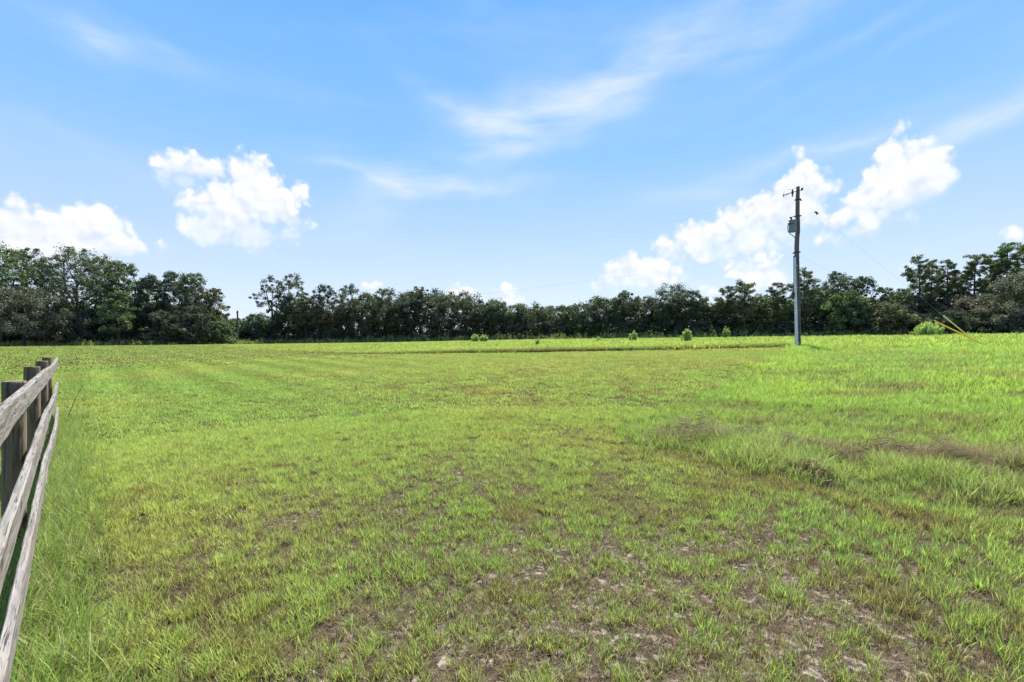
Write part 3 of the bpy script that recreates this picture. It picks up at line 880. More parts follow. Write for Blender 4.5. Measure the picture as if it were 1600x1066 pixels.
# tall weed stalk standing beside the fence end
g = ground_at(103, 668)
mb = MB(); r = np.random.default_rng(5)
tt = np.linspace(0, 1, 14)
px_ = np.c_[0.30 * tt ** 1.3, 0.05 * tt, 0.92 * tt - 0.12 * tt ** 3]
mb.tube(px_, 0.006 * (1 - 0.6 * tt), 5, (0.05, 0.075, 0.03))
for i in range(26):
    k = r.integers(2, 14); p = px_[min(k, 13)]; th = r.uniform(0, 6.28); L = r.uniform(0.03, 0.07)
    d = np.array([math.cos(th), math.sin(th), 0.6]) * L; sd = np.array([-math.sin(th), math.cos(th), 0]) * 0.006
    mb.add([p - sd, p + sd, p + d + sd * 0.3, p + d - sd * 0.3], [(0, 1, 2, 3)], (0.05, 0.08, 0.03))
o = mb.build('weed_stalk', M_BUSH, loc=(g[0], g[1], float(gz(*g))))
tag(o, 'single thin dark weed stalk leaning right beside the fence end', 'weed')

# ------------------------------------------------------------------ utility pole
pgz = float(gz0(*POLE)); mpp = POLE[1] / F
pole = empty('utility_pole', (POLE[0], POLE[1], pgz), 'tall grey wooden utility pole with a transformer at the end of the mown edge', 'utility pole')


def PX(px, py, dy=0.0):
    """photo pixel -> point in the pole's own space, on the plane through the pole"""
    k = (POLE[1] + dy) / POLE[1]
    return np.array([((px - 800) * mpp * k) - POLE[0], dy, CAMH + (HOR - py) * mpp * k - pgz])


prof = [(1246.6, 550), (1246.5, 520), (1246.2, 480), (1245.6, 440), (1245.0, 405), (1244.9, 385), (1245.4, 372), (1246.6, 362), (1246.6, 350), (1246.1, 335), (1246.3, 315), (1246.6, 292)]
mb = MB(); mb.tube([PX(a, b) for a, b in prof], np.interp([b for _, b in prof], [292, 400, 550], [0.095, 0.118, 0.15]), 18)
mb.build('pole_shaft', M_POLE, pole, smooth=True)
mb = MB()
mb.tube([PX(1242.0, 402, -0.12), PX(1242.3, 430, -0.14), PX(1243.2, 470, -0.17), PX(1244.3, 520, -0.19), PX(1245.0, 549, -0.2)], [0.05, 0.055, 0.065, 0.07, 0.07], 10)
for yy in (415, 450, 485, 520): mb.box(PX(np.interp(yy, [402, 549], [1242.3, 1245.2]), yy, -0.15), (0.16, 0.13, 0.03))
mb.build('conduit', M_CONDUIT, pole)
mb = MB(); mb.tube([PX(1240.6, 400, -0.05), PX(1240.8, 430, -0.06), PX(1241.6, 463, -0.08)], 0.035, 8)
mb.build('cable_riser', M_DARK, pole)
mb = MB()
c = PX(1239.6, 462, -0.1)
mb.box(c, (0.13, 0.14, 0.36)); mb.box(c + np.array([0, 0, 0.2]), (0.08, 0.1, 0.06)); mb.box(c + np.array([0, -0.08, 0.03]), (0.10, 0.03, 0.16))
mb.build('switch_box', M_DARK, pole)
mb = MB(); mb.box(PX(1246.6, 536, -0.16), (0.10, 0.03, 0.14)); mb.build('number_plate', M_CONDUIT, pole)
mb = MB(); mb.tube([PX(1248.6, 300, -0.10), PX(1248.8, 345, -0.11), PX(1247.6, 380, -0.12), PX(1247.2, 405, -0.12), PX(1248.4, 460, -0.14), PX(1249.2, 545, -0.16)], 0.012, 5); mb.build('ground_wire', M_DARK, pole)
# transformer
tc = PX(1238.3, 363, -0.20)
tank = MB()
tank.lathe(tc, [(0.15, 0.0), (0.175, 0.02), (0.185, 0.03), (0.185, 0.60), (0.20, 0.605), (0.20, 0.63), (0.17, 0.665), (0.06, 0.69)], 22)
tk = tank.build('transformer', M_TANK, pole)
mb = MB(); mb.lathe(tc + np.array([-0.06, 0.0, 0.67]), [(0.035, 0), (0.05, 0.02), (0.03, 0.04), (0.048, 0.06), (0.028, 0.08), (0.044, 0.10), (0.02, 0.13), (0.012, 0.18)], 12)
mb.build('bushing', M_PORC, tk)
mb = MB()
for zz in (0.14, 0.48):
    mb = MB(); mb.box(tc + np.array([0.17, 0.09, zz]), (0.16, 0.10, 0.07)); mb.build('mounting_bracket', M_DARK, tk)
mb = MB()
for k in range(3):
    mb = MB(); a = R(180 + k * 35); mb.lathe(tc + np.array([0.19 * math.cos(a), 0.19 * math.sin(a), 0.44]), [(0.03, 0), (0.035, 0.05), (0.02, 0.07)], 8, axis=(math.cos(a), math.sin(a), 0))
    mb.build('terminal', M_PORC, tk)
mb = MB()
mb.tube([tc + np.array(p) for p in ((-0.18, -0.06, 0.52), (-0.27, -0.06, 0.48), (-0.30, -0.06, 0.25), (-0.27, -0.05, 0.02), (-0.14, -0.02, -0.10), (0.10, 0.06, -0.20), (0.20, 0.15, -0.26))], 0.022, 8)
mb.build('lead_cable', M_WIRE, tk)
# fuse cutout bracket above the tank
mb = MB(); mb.tube([PX(1246, 338, -0.1), PX(1240, 338, -0.2), PX(1235.5, 340, -0.25)], 0.022, 8)
mb.lathe(PX(1235.8, 341.5, -0.25), [(0.03, 0), (0.045, 0.02), (0.03, 0.05), (0.045, 0.07), (0.02, 0.1)], 10, axis=(-0.6, 0, 0.8))
mb.build('cutout_bracket', M_DARK, pole)
# pole-top gear
mb = MB(); mb.tube([PX(1253.5, 297.2, -0.02), PX(1246, 298.4, -0.1), PX(1235, 301.5, -0.05), PX(1223, 305.5)], 0.022, 8)
mb.build('top_arm', M_DARK, pole)
mb = MB(); c = PX(1253.2, 298)
mb.lathe(c, [(0.02, 0), (0.045, 0.02), (0.06, 0.05), (0.04, 0.08), (0.055, 0.11), (0.04, 0.15), (0.045, 0.19), (0.02, 0.21)], 12)
mb.build('pin_insulator', M_PORC, pole)
mb = MB(); c = PX(1238.3, 307.5, -0.06)
mb.lathe(c, [(0.015, 0), (0.045, 0.02), (0.045, 0.06), (0.02, 0.08), (0.03, 0.12), (0.065, 0.15), (0.04, 0.18), (0.068, 0.21), (0.045, 0.24), (0.066, 0.27), (0.03, 0.31), (0.045, 0.35), (0.015, 0.42)], 12)
mb.build('lightning_arrester', M_PORC, pole)
mb = MB()
for k in range(5):
    c = PX(1224 + k * 2.2, 305.2 - k * 0.65)
    mb.lathe(c, [(0.02, -0.02), (0.045, 0), (0.02, 0.02)], 10, axis=(1, 0, 0.28))
mb.lathe(PX(1224.5, 308), [(0.01, 0), (0.03, 0.02), (0.01, 0.06)], 8)
mb.build('strain_insulator', M_PORC, pole)
mb = MB(); mb.tube([PX(1223, 304.5), PX(1226, 299), PX(1231, 296.3), PX(1238, 296.5, -0.05), PX(1243, 293, -0.1), PX(1247, 293, -0.1)], 0.010, 6)
mb.build('jumper_wire', M_WIRE, pole)
mb = MB(); mb.tube([PX(1246, 311.5, -0.05), PX(1250.5, 312.2), PX(1252.5, 314)], 0.03, 8); mb.box(PX(1246.5, 312), (0.24, 0.24, 0.05))
mb.build('guy_clamp', M_DARK, pole)
mb = MB(); mb.box(PX(1246.5, 338), (0.25, 0.25, 0.05)); mb.build('pole_band', M_DARK, pole)
mb = MB(); mb.tube([PX(1245, 395, -0.05), PX(1238.5, 396.4, -0.02)], 0.02, 6); mb.box(PX(1245, 394.5), (0.26, 0.26, 0.06))
mb.build('pole_band', M_DARK, pole)

PW0 = np.array([POLE[0], POLE[1], pgz])
# the other, distant pole in the gap between the woods
fx, fy, fz = at_depth(371, 98)
mb = MB()
fh = CAMH + (HOR - 485.5) / F * 98 - fz
mb.tube([(0, 0, -0.2), (0.0, 0, fh * 0.5), (0.02, 0, fh)], [0.20, 0.18, 0.15], 10)
mb.box((0, -0.17, fh * 0.93), (0.2, 0.1, 0.5))
o = mb.build('distant_pole', M_POLE, loc=(fx, fy, fz))
tag(o, 'thin distant utility pole standing in the gap between the two woods', 'utility pole')


def wire(name, a, b, sag, rad, mat, label, cat, n=60, twist=0.0):
    t_ = np.linspace(0, 1, n)[:, None]
    p = a + (b - a) * t_; p[:, 2] -= sag * 4 * (t_ * (1 - t_))[:, 0]
    mb = MB()
    if twist:
        ph = np.linspace(0, twist, n)
        for k in (0, math.pi):
            q = p.copy(); q[:, 2] += 0.016 * np.sin(ph + k); q[:, 1] += 0.016 * np.cos(ph + k)
            mb.tube(q - p[0], rad, 4)
    else: mb.tube(p - p[0], rad, 5)
    o = mb.build(name, mat, loc=tuple(p[0]))
    return tag(o, label, cat)


wire('power_line', PW0 + PX(1223, 305.5), np.array([fx, fy, fz + fh]), 0.9, 0.0021, M_WIRE, 'thin upper power line running off left from the pole top', 'wire')
wire('service_cable', PW0 + PX(1238.5, 396.4, -0.02), np.array([fx, fy, fz + fh * 0.93]), 0.9, 0.0020, M_WIRE, 'twisted lower cable sagging left from below the transformer', 'wire', n=500, twist=420)


def guy(name, att, anchor, guard_len, mat, label, ins_t=None):
    o = empty(name, tuple(anchor), label, 'guy wire', 'guy wires staying the utility pole')
    d = att - anchor; L = np.linalg.norm(d); u = d / L
    mb = MB(); mb.tube([u * 0.3, u * L * 0.5, d], 0.0027, 6); mb.build('strand', M_STEEL, o)
    mb = MB(); a0 = 0.35
    mb.tube([u * a0, u * (a0 + 0.02), u * (a0 + guard_len * 0.5), u * (a0 + guard_len - 0.02), u * (a0 + guard_len)], [0.020, 0.030, 0.032, 0.030, 0.020], 10)
    mb.build('guard_tube', mat, o)
    mb = MB(); mb.tube([-u * 0.3, u * 0.33], 0.014, 6); mb.lathe(u * 0.30, [(0.01, 0), (0.035, 0.02), (0.035, 0.05), (0.01, 0.07)], 8, axis=tuple(u))
    mb.build('anchor_rod', M_DARK, o)
    if ins_t:
        mb = MB(); c = d * ins_t
        mb.lathe(c, [(0.012, -0.12), (0.05, -0.09), (0.055, -0.02), (0.035, 0.0), (0.055, 0.03), (0.05, 0.09), (0.012, 0.12)], 10, axis=tuple(u))
        mb.tube([c - u * 0.05, c - u * 0.05 + np.array([-0.03, 0, -0.1])], 0.015, 6)
        mb.build('strain_insulator', M_PORC, o)
    return o


def tube_len(att, anchor, px):
    """length up the strand at which it passes photo column px"""
    d = att - anchor; L = np.linalg.norm(d)
    for k in range(400):
        p = anchor + d * k / 400
        if 800 + F * p[0] / p[1] < px: return L * k / 400 - 0.35
    return 2.4


att = PW0 + PX(1252.3, 313.5); an = np.array([25.6, 25.0, float(gz0(25.6, 25.0)) - 0.05])
guy('guy_wire', att, an, tube_len(att, an, 1475), M_PALEY, 'steep guy wire from the pole top ending in a pale yellow guard tube', 0.915)
g2 = ground_at(1553, 545)
att = PW0 + PX(1247.5, 400); an = np.array([g2[0], g2[1], float(gz0(*g2)) - 0.03])
guy('guy_wire', att, an, tube_len(att, an, 1460), M_YEL, 'lower guy wire ending in a bright orange yellow guard tube')

# ------------------------------------------------------------------ foliage


def cards(r, centres, radii, n_each, size, flat=0.75, up=0.35, aspect=0.6, shell=0.55):
    """leaf sprays: n_each cards round each centre, biased to the outside of the clump"""
    C = np.repeat(centres, n_each, axis=0); Rr = np.repeat(radii, n_each)
    n = len(C)
    d = r.normal(0, 1, (n, 3)); d /= np.linalg.norm(d, axis=1)[:, None]
    rad = Rr * (r.uniform(0, 1, n) ** shell) * r.uniform(0.75, 1.25, n)
    P0 = C + d * rad[:, None] * np.array([1, 1, flat])
    nrm = d * 0.7 + r.normal(0, 0.8, (n, 3)) + np.array([0, 0, up]); nrm /= np.linalg.norm(nrm, axis=1)[:, None]
    a = np.cross(nrm, r.normal(0, 1, (n, 3))); a /= np.linalg.norm(a, axis=1)[:, None] + 1e-9
    b = np.cross(nrm, a)
    s = size * r.uniform(0.55, 1.35, n)[:, None]
    q = np.stack([P0 - a * s, P0 + b * s * aspect - a * s * 0.15, P0 + a * s, P0 - b * s * aspect + a * s * 0.1], 1)
    return q


def limb_path(r, a, b, n=5, wob=0.08, rise=0.15):
    t_ = np.linspace(0, 1, n)[:, None]; p = a + (b - a) * t_
    L = np.linalg.norm(b - a)
    p[1:-1] += r.normal(0, wob * L * 0.5, (n - 2, 3))
    p[:, 2] += rise * L * np.sin(math.pi * t_[:, 0]) * 0.5
    return p


def broadleaf(r, H, Wd, cb=0.32, K=46, clump=None, leaf=0.155, per=100, trunk=None, forks=5, lean=(0, 0), open_=1.0, bark=(0.075, 0.066, 0.06)):
    wood = MB(); cb = cb * 0.86; K = int(K * 2.3)
    tr = trunk or (0.10 + 0.012 * H)
    fork = np.array([lean[0] * 0.3, lean[1] * 0.3, H * cb * r.uniform(0.75, 1.0)])
    wood.tube([(0, 0, -0.3), (0, 0, 0.02), fork * np.array([0.5, 0.5, 0.5]) + r.normal(0, 0.06, 3), fork], [tr * 1.5, tr * 1.15, tr * 0.95, tr * 0.85], 8, bark)
    # clump centres inside the crown envelope
    zc0, zc1 = H * cb, H
    cen = []; mind = Wd * 0.07
    tries = 0
    lob = r.uniform(0, 6.28, 3)
    while len(cen) < K and tries < 6000:
        tries += 1
        t_ = r.uniform(0, 1) ** 0.85
        prof_ = math.sin(math.pi * min(0.93, 0.16 + 0.80 * t_)) ** 0.7
        th = r.uniform(0, 6.283)
        rad = Wd / 2 * prof_ * (0.78 + 0.22 * math.sin(2 * th + lob[0]) + 0.16 * math.sin(3 * th + lob[1] + 4 * t_)) * math.sqrt(r.uniform(0.05, 1))
        c = np.array([rad * math.cos(th) + lean[0] * t_, rad * math.sin(th) + lean[1] * t_, zc0 + (zc1 - zc0) * t_ * 0.94])
        if all(np.linalg.norm((c - q) * np.array([1, 1, 1.15])) > mind for q in cen): cen.append(c)
        elif tries % 200 == 0: mind *= 0.9
    cen = np.array(cen)
    cr = clump or Wd * 0.050 + 0.24
    radii = cr * r.uniform(0.45, 1.45, len(cen))
    nodes = [fork]
    tips = []
    for k in range(forks):
        th = 2 * math.pi * k / forks + r.uniform(-0.5, 0.5)
        tip = np.array([math.cos(th) * Wd * 0.27 + lean[0] * 0.7, math.sin(th) * Wd * 0.27 + lean[1] * 0.7, H * r.uniform(0.66, 0.88)])
        p = limb_path(r, fork, tip, 6, 0.10, 0.1)
        wood.tube(p, np.linspace(tr * 0.62, tr * 0.16, 6), 6, bark); nodes += list(p[1:])
    nodes = np.array(nodes)
    for c in cen:
        k = np.argmin(np.linalg.norm(nodes - c, axis=1) + np.maximum(nodes[:, 2] - c[2], 0) * 1.2)
        if np.linalg.norm(nodes[k] - c) > 0.3:
            wood.tube(limb_path(r, nodes[k], c, 4, 0.12, 0.08), np.linspace(tr * 0.17, tr * 0.06, 4), 4, bark, cap=False)
    q = cards(r, cen, radii, int(per * open_), leaf)
    return wood, q, len(cen), int(per * open_)


def pine(r, H, Wd, cb=0.42, leaf=0.19, per=66, bark=(0.10, 0.080, 0.072), sparse=1.0):
    wood = MB(); tr = 0.09 + 0.010 * H
    sway = r.normal(0, 0.12, 2)
    zz = np.linspace(0, 1, 9)
    axis_ = np.c_[sway[0] * np.sin(zz * 4), sway[1] * np.sin(zz * 3), zz * H * 0.985]; axis_[0, 2] = -0.3
    wood.tube(axis_, tr * (1.15 - 1.0 * zz), 7, bark)
    cen = []; rad_ = []
    z = H * cb
    while z < H * 0.97:
        t_ = (z - H * cb) / (H * (1 - cb))
        L = Wd / 2 * (1.12 - 0.92 * t_) * min(1.0, 0.45 + 2.4 * t_)
        for k in range(r.integers(2, 5)):
            if r.uniform() > sparse: continue
            th = r.uniform(0, 6.283); l = L * r.uniform(0.45, 1.1)
            x0 = np.array([np.interp(z / H, zz, axis_[:, 0]), np.interp(z / H, zz, axis_[:, 1]), z])
            tip = x0 + np.array([math.cos(th) * l, math.sin(th) * l, l * r.uniform(0.15, 0.55)])
            p = limb_path(r, x0, tip, 4, 0.06, -0.1)
            wood.tube(p, np.linspace(tr * 0.26 * (1.1 - t_ * 0.7), tr * 0.07, 4), 4, bark, cap=False)
            for f in ([1.0, 0.66] if l > 1.4 else [1.0]):
                cen.append(x0 + (tip - x0) * f + r.normal(0, 0.12, 3)); rad_.append(r.uniform(0.30, 0.62))
        z += r.uniform(0.22, 0.50)
    cen.append(np.array([axis_[-1, 0], axis_[-1, 1], H * 0.965])); rad_.append(0.45)
    cen = np.array(cen); rad_ = np.array(rad_) * (0.62 + Wd * 0.055)
    q = cards(r, cen, rad_, per, leaf, flat=0.7, up=0.2, aspect=0.30, shell=0.5)
    return wood, q, len(cen), per


def leafcol(r, base, ncl, per, var=0.25):
    cl = np.repeat(r.uniform(1 - var, 1 + var, (ncl, 1)), per, axis=0)
    hue = np.repeat(r.normal(0, 0.05, (ncl, 1)), per, axis=0)
    c = np.array(base) * cl * r.uniform(0.82, 1.18, (ncl * per, 1))
    c = c * np.c_[1 + hue, 1 + hue * 0.2, 1 - hue * 0.6]
    return np.clip(c, 0.004, 1)


OAK = (0.110, 0.132, 0.080); GRN = (0.118, 0.165, 0.076); DRK = (0.084, 0.102, 0.070); BRT = (0.145, 0.225, 0.070)
GRY = (0.190, 0.195, 0.155); PIN = (0.118, 0.142, 0.070); OLV = (0.138, 0.148, 0.082)
WL, WM, WR = 'trees of the left wood', 'trees of the middle row', 'trees of the right wood'
# kind, photo x, photo y of the top, width in photo px, depth, colour, options, group, label
TREES = [
    ('b', 2, 380, 92, 82, GRN, dict(cb=.35, K=60), WL, 'broad mid-green tree cut by the left frame edge, tallest of the left wood'),
    ('b', 48, 384, 72, 92, OAK, dict(cb=.45, K=44), WL, 'slim dark tree with a ragged top between the edge tree and the forked oak'),
    ('b', 120, 385, 118, 90, OAK, dict(cb=.42, K=72, forks=6, open_=.9, trunk=.42), WL, 'spreading open oak with a dark forked trunk and sky showing through'),
    ('b', 160, 398, 60, 96, OLV, dict(cb=.5, K=34), WL, 'olive crowned tree behind the right limbs of the forked oak'),
    ('b', 195, 407, 62, 91, GRN, dict(cb=.38, K=46), WL, 'domed green tree right of the forked oak before the crown line drops'),
    ('b', 235, 427, 54, 90, DRK, dict(cb=.34, K=42), WL, 'dark rounded tree just right of the dip in the left wood'),
    ('b', 272, 422, 58, 93, OAK, dict(cb=.40, K=42), WL, 'upright tree with visible limbs left of the end pair of the left wood'),
    ('b', 300, 424, 58, 90, OAK, dict(cb=.40, K=42, open_=.85), WL, 'open twin topped tree second from the right end of the left wood'),
    ('b', 326, 448, 48, 92, OLV, dict(cb=.30, K=34, lean=(1.2, 0)), WL, 'olive tree leaning right at the right end of the left wood'),
    ('b', 38, 446, 96, 80, (0.135, 0.142, 0.105), dict(cb=.22, K=44, leaf=.14, per=190, clump=1.15), WL, 'low grey-green fine-leaved tree in front of the left wood'),
    ('b', 186, 452, 50, 82, (0.120, 0.168, 0.078), dict(cb=.30, K=30), WL, 'small lighter green tree in front of the domed tree of the left wood'),
    ('b', 112, 486, 76, 84, (0.12, 0.125, 0.10), dict(cb=.2, K=34, leaf=.14), WL, 'low grey branched small tree at the foot of the forked oak'),
    ('b', 258, 484, 62, 84, DRK, dict(cb=.15, K=40), WL, 'low dark rounded small tree under the middle of the left wood'),
    ('b', 305, 478, 60, 85, DRK, dict(cb=.12, K=40), WL, 'low black-green small tree under the right end of the left wood'),
    ('b', 345, 503, 44, 88, GRN, dict(cb=.08, K=32), None, 'low green shrubby tree left of the distant thin pole'),
    ('b', 402, 489, 62, 108, GRN, dict(cb=.08, K=44), None, 'rounded green shrubby tree right of the distant thin pole'),
    ('b', 374, 496, 46, 118, OLV, dict(cb=.08, K=30), None, 'far olive tree seen behind the distant thin pole'),
    ('b', 428, 429, 44, 108, OAK, dict(cb=.42, K=30, open_=.8, lean=(-.6, 0)), WM, 'tall open tree at the left end of the middle row with a pale bare stem'),
    ('b', 458, 425, 42, 110, OLV, dict(cb=.45, K=28, open_=.8), WM, 'tallest crown of the middle row, second from its left end'),
    ('b', 478, 456, 40, 107, OLV, dict(cb=.35, K=28), WM, 'lower olive tree tucked right of the tallest crown'),
    ('b', 507, 443, 46, 108, DRK, dict(cb=.38, K=34, open_=.85), WM, 'round topped dark tree with a forked stem in the middle row'),
    ('b', 545, 442, 44, 110, OAK, dict(cb=.38, K=34, open_=.85), WM, 'ragged two-tufted tree right of the round topped dark tree'),
    ('b', 575, 455, 40, 108, OLV, dict(cb=.34, K=30), WM, 'olive tinted tree left of the broad grey tree in the middle row'),
    ('b', 603, 449, 54, 110, OAK, dict(cb=.34, K=42), WM, 'broad dusky tree in the middle row left of the narrow spire'),
    ('b', 656, 446, 38, 111, OLV, dict(cb=.42, K=28, open_=.85), WM, 'narrow upright tree rising like a spire from the middle row'),
    ('b', 632, 462, 36, 108, DRK, dict(cb=.3, K=28), WM, 'dark tree filling the gap left of the narrow spire tree'),
    ('b', 684, 462, 44, 109, OAK, dict(cb=.32, K=34), WM, 'dusky domed tree just right of the narrow spire tree'),
    ('b', 727, 467, 50, 111, OAK, dict(cb=.36, K=38), WM, 'small domed tree above the low green bush with a leafy rim'),
    ('b', 772, 466, 48, 110, OAK, dict(cb=.34, K=38), WM, 'rounded tree against the small white cloud in the middle row'),
    ('b', 812, 487, 42, 108, DRK, dict(cb=.22, K=30), WM, 'low dark tree at the dip in the middle of the row'),
    ('b', 852, 478, 48, 110, OLV, dict(cb=.22, K=38), WM, 'olive green tree with small leafy peaks right of the dip'),
    ('b', 893, 485, 46, 109, GRN, dict(cb=.22, K=36), WM, 'low greenish tree left of where the row climbs again'),
    ('b', 938, 463, 52, 106, OAK, dict(cb=.3, K=42), WM, 'first taller tree where the row climbs under the big cloud'),
    ('b', 978, 453, 46, 106, OAK, dict(cb=.34, K=36), WM, 'peaked tree under the lower left puff of the big cloud'),
    ('b', 1014, 462, 40, 104, DRK, dict(cb=.3, K=32), WM, 'dark tree between the peaked tree and the wide domed tree'),
    ('b', 1050, 442, 66, 103, OAK, dict(cb=.3, K=54), WM, 'wide domed tree, biggest under the big cloud, above two green bushes'),
    ('b', 1085, 452, 46, 101, DRK, dict(cb=.28, K=36), WM, 'dark shoulder tree right of the wide domed tree'),
    ('p', 1137, 446, 44, 97, PIN, dict(cb=.30), WR, 'left one of two close pines left of the utility pole'),
    ('p', 1163, 442, 50, 95, PIN, dict(cb=.34), WR, 'pine with a flat side branch, right one of two left of the pole'),
    ('b', 1115, 476, 44, 98, DRK, dict(cb=.2, K=32), WR, 'low dark tree left of the two close pines'),
    ('b', 1193, 480, 44, 95, OLV, dict(cb=.2, K=32), WR, 'low olive tree in the gap between pines and utility pole'),
    ('p', 1215, 441, 34, 93, PIN, dict(cb=.36), WR, 'narrow pine just left of the utility pole'),
    ('p', 1257, 422, 50, 92, PIN, dict(cb=.34), WR, 'bushy pine directly behind the utility pole'),
    ('b', 1310, 422, 58, 93, OAK, dict(cb=.42, K=42, open_=.85), WR, 'tall leafy tree first right of the utility pole with a lobed top'),
    ('b', 1347, 431, 46, 93, OAK, dict(cb=.45, K=32, open_=.8), WR, 'umbrella-topped tree right of the lobed tall tree'),
    ('b', 1385, 449, 44, 92, OAK, dict(cb=.40, K=30, open_=.85), WR, 'low crowned tree at the dip before the tall right pines'),
    ('b', 1320, 456, 66, 88, GRN, dict(cb=.12, K=54, leaf=.2), WR, 'fresh green rounded tree in front of the lobed tall tree'),
    ('b', 1372, 474, 76, 86, OLV, dict(cb=.1, K=54, leaf=.2), WR, 'wide olive bushy tree below the dip, left of the tall pines'),
    ('p', 1436, 400, 46, 86, PIN, dict(cb=.38), WR, 'tall full pine at the left end of the right pines'),
    ('p', 1457, 405, 28, 88, PIN, dict(cb=.42), WR, 'slim pine close behind the tall full pine'),
    ('p', 1481, 403, 34, 86, PIN, dict(cb=.36), WR, 'thin pine with bare stem, third of the right pines'),
    ('p', 1494, 420, 26, 88, (0.16, 0.135, 0.105), dict(cb=.36), WR, 'sparse brownish pine beside the thin bare-stemmed pine'),
    ('p', 1522, 396, 44, 84, PIN, dict(cb=.34), WR, 'open-topped pine with separate upper tufts, midway in the right pines'),
    ('p', 1548, 396, 38, 84, PIN, dict(cb=.36), WR, 'dense pine left of the tallest pine of the right wood'),
    ('p', 1574, 378, 46, 82, (0.12, 0.175, 0.07), dict(cb=.36), WR, 'tallest green pine of the right wood'),
    ('p', 1602, 384, 40, 82, PIN, dict(cb=.34), WR, 'pine cut by the right frame edge behind the grey tree'),
    ('b', 1592, 424, 88, 74, (0.165, 0.172, 0.135), dict(cb=.1, K=60, leaf=.13, per=230, clump=0.95), WR, 'big grey feathery tree at the right frame edge'),
    ('b', 1505, 462, 80, 82, (0.18, 0.165, 0.145), dict(cb=.25, K=40, leaf=.15, per=90, clump=1.0), WR, 'half-bare brownish grey tree under the right pines'),
    ('b', 1468, 486, 74, 80, DRK, dict(cb=.08, K=50), WR, 'dark rounded low tree behind the bright bush and yellow guards'),
    ('b', 1535, 486, 70, 78, DRK, dict(cb=.08, K=50), WR, 'dark low tree left of the big grey feathery tree'),
    ('b', -55, 392, 100, 84, OAK, dict(cb=.3, K=50), WL, 'tree standing beyond the left frame edge'),
    ('b', 1665, 395, 110, 76, OAK, dict(cb=.2, K=60), WR, 'tree standing beyond the right frame edge'),
]
for i, (kind, px, top, w, dep, col, opt, grp, lab) in enumerate(TREES):
    r = np.random.default_rng(1000 + i * 7)
    x, y, z = at_depth(px, dep)
    H = CAMH + (HOR - top) / F * dep - z; Wd = w / F * dep * (1.48 if grp == WM else 1.55 if kind == 'p' else 1.34)
    if kind == 'b' and grp == WM: opt.setdefault('open_', .78)
    if kind == 'b': wood, q, ncl, per = broadleaf(r, H, Wd, **opt)
    else: wood, q, ncl, per = pine(r, H, Wd, **opt)
    t_ = empty('pine_tree' if kind == 'p' else 'broadleaf_tree', (x, y, z), lab, 'tree', grp)
    wood.build('trunk', M_BARK, t_)
    link('crown', quad_mesh('crown', q, leafcol(r, col, ncl, per)), M_LEAF, t_)

# undergrowth: one dark mass under and behind the trees
LX = [-800, 0, 200, 350, 420, 700, 900, 1100, 1250, 1400, 1600, 2400]
LD = [70, 86, 90, 98, 109, 111, 108, 100, 94, 88, 82, 64]
HX = [-800, 0, 100, 220, 330, 350, 430, 445, 700, 820, 1000, 1150, 1300, 1430, 1600, 2400]
HY = [478, 478, 485, 482, 490, 506, 503, 480, 472, 488, 472, 474, 470, 470, 466, 460]
r = np.random.default_rng(77)
n = 14500
px = r.uniform(-760, 2300, n); layer = r.uniform(0, 1, n)
dep = np.interp(px, LX, LD) + (layer * 9 - 2.5) + r.normal(0, .5, n)
xx = (px - 800) / F * dep; gg = gz0(xx, dep)
topz = CAMH + (HOR - np.interp(px, HX, HY)) / F * dep - gg
topz = topz * (0.68 + 0.70 * vnoise(px, px * 0, 38, 13, 3) + 0.12 * layer)
zz = gg + 0.3 + (topz - 0.3) * r.uniform(0, 1, n) ** 1.7
cen = np.c_[xx, dep, zz]; rad = r.uniform(0.7, 1.6, n)
q = cards(r, cen, rad, 80, 0.22, flat=0.8)
cols = np.array([DRK, OAK, GRN, GRY])[r.choice(4, n, p=[.45, .25, .2, .1])] * 0.9
cols = np.repeat(cols, 80, axis=0) * r.uniform(0.6, 1.35, (n * 80, 1))
o = link('undergrowth', quad_mesh('undergrowth', q, cols), M_LEAF)
tag(o, 'dark unbroken thicket of undergrowth filling in below the tree crowns', 'undergrowth', kind='stuff')
# trunks standing in the thicket belong to the trees; a strip of weeds edges the field
n = 5200
px = r.uniform(-200, 1800, n)
dep = np.interp(px, LX, LD) - 4.6 - r.uniform(0, 2.2, n)
xx = (px - 800) / F * dep
hgt = r.uniform(0.6, 1.5, n) * (0.5 + vnoise(px, px * 0, 12, 31, 3)) * np.interp(px, [0, 430, 700], [0.75, 0.8, 1.25])
big = r.uniform(0, 1, n) < 0.05; hgt = np.where(big, hgt * 1.7, hgt)
cen = np.c_[xx, dep, gz0(xx, dep) + hgt * 0.5]
m_ = 10
C = np.repeat(cen, m_, axis=0); hh = np.repeat(hgt, m_)
P0 = C + np.c_[r.normal(0, .11, n * m_), r.normal(0, .11, n * m_), (r.uniform(-.5, .5, n * m_)) * hh]
d = np.c_[r.normal(0, .5, n * m_), r.normal(0, .5, n * m_), np.ones(n * m_)]; d /= np.linalg.norm(d, axis=1)[:, None]
sd = np.cross(d, r.normal(0, 1, (n * m_, 3))); sd /= np.linalg.norm(sd, axis=1)[:, None]
L = r.uniform(.08, .22, (n * m_, 1)); w_ = r.uniform(.02, .05, (n * m_, 1))
q = np.stack([P0 - d * L, P0 + sd * w_, P0 + d * L, P0 - sd * w_], 1)
cb_ = np.array([(0.30, 0.36, 0.12), (0.40, 0.40, 0.22), (0.20, 0.27, 0.09)])[r.integers(0, 3, n)]
o = link('weeds', quad_mesh('weeds', q, np.repeat(cb_, m_, axis=0) * r.uniform(.7, 1.3, (n * m_, 1))), M_BUSH)
tag(o, 'ragged strip of seeding weeds where the field meets the dark thicket', 'weeds', kind='stuff')

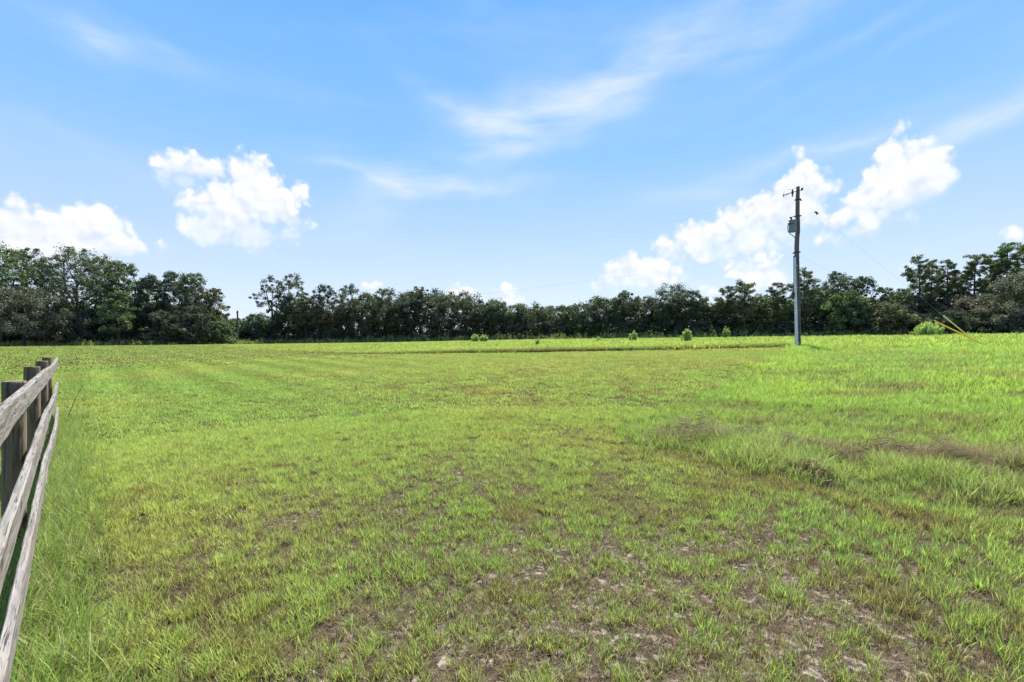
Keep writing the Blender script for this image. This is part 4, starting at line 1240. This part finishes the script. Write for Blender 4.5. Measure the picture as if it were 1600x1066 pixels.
# bright bushes standing in the long grass
BUSH = [(742, 541, 529, 15, 52, 1.0, 'low bright green bush, left half of the pair in the far grass'),
        (756, 541, 530, 14, 53, 1.0, 'flat-topped pale green bush, right half of the pair in the far grass'),
        (840, 544, 535, 7, 36, .8, 'small dark green tuft of a bush standing in front of the dip'),
        (936, 540, 533, 9, 44, 1.0, 'faint small yellow green bush left of the two upright bushes'),
        (989, 540, 524, 13, 40, 1.0, 'narrow upright bright green bush, left of the round one'),
        (1073, 540, 522, 19, 38, 1.1, 'round bright green bush with several pale stems'),
        (1135, 534, 516, 11, 54, .9, 'slim pointed pale green sapling near the two close pines'),
        (1452, 529, 508, 37, 40, 1.15, 'large rounded bright green bush left of the yellow guard tubes'),
        (1431, 529, 519, 7, 41, .9, 'thin pale green weed against the left side of the large bush')]
for i, (px, by, ty, w, dep, br, lab) in enumerate(BUSH):
    r = np.random.default_rng(3000 + i)
    x, y, z = at_depth(px, dep)
    H = max(0.4, (by - ty) / F * dep * 1.25); Wd = w / F * dep
    b = empty('bush', (x, y, z), lab, 'bush', 'bright bushes in the far grass')
    ns = max(7, int(22 * Wd)); st = MB(); cen = []; rad = []
    for k in range(ns):
        th = r.uniform(0, 6.283); rr = math.sqrt(r.uniform(0, 1))
        h = H * (1 - 0.42 * rr ** 2) * r.uniform(0.82, 1.02)
        foot = np.array([math.cos(th) * rr * Wd * .25, math.sin(th) * rr * Wd * .25, -0.05])
        tip = np.array([math.cos(th) * rr * Wd * .46, math.sin(th) * rr * Wd * .46, h])
        st.tube([foot, foot * .5 + tip * .5 + r.normal(0, .02, 3), tip], [.016, .011, .004], 4, (0.16, 0.14, 0.07), cap=False)
        for f in np.linspace(0.38, 0.97, max(4, int(H * 6))):
            cen.append(foot + (tip - foot) * f); rad.append((0.15 - 0.05 * f) * (0.7 + 0.3 * Wd))
    st.build('stems', M_BARK, b)
    q = cards(r, np.array(cen), np.array(rad), 26, 0.055, flat=1.2, up=0.5, aspect=0.35)
    base = np.array([0.37, 0.47, 0.16]) * br
    link('foliage', quad_mesh('foliage', q, leafcol(r, base, len(cen), 26, 0.2)), M_BUSH, b)
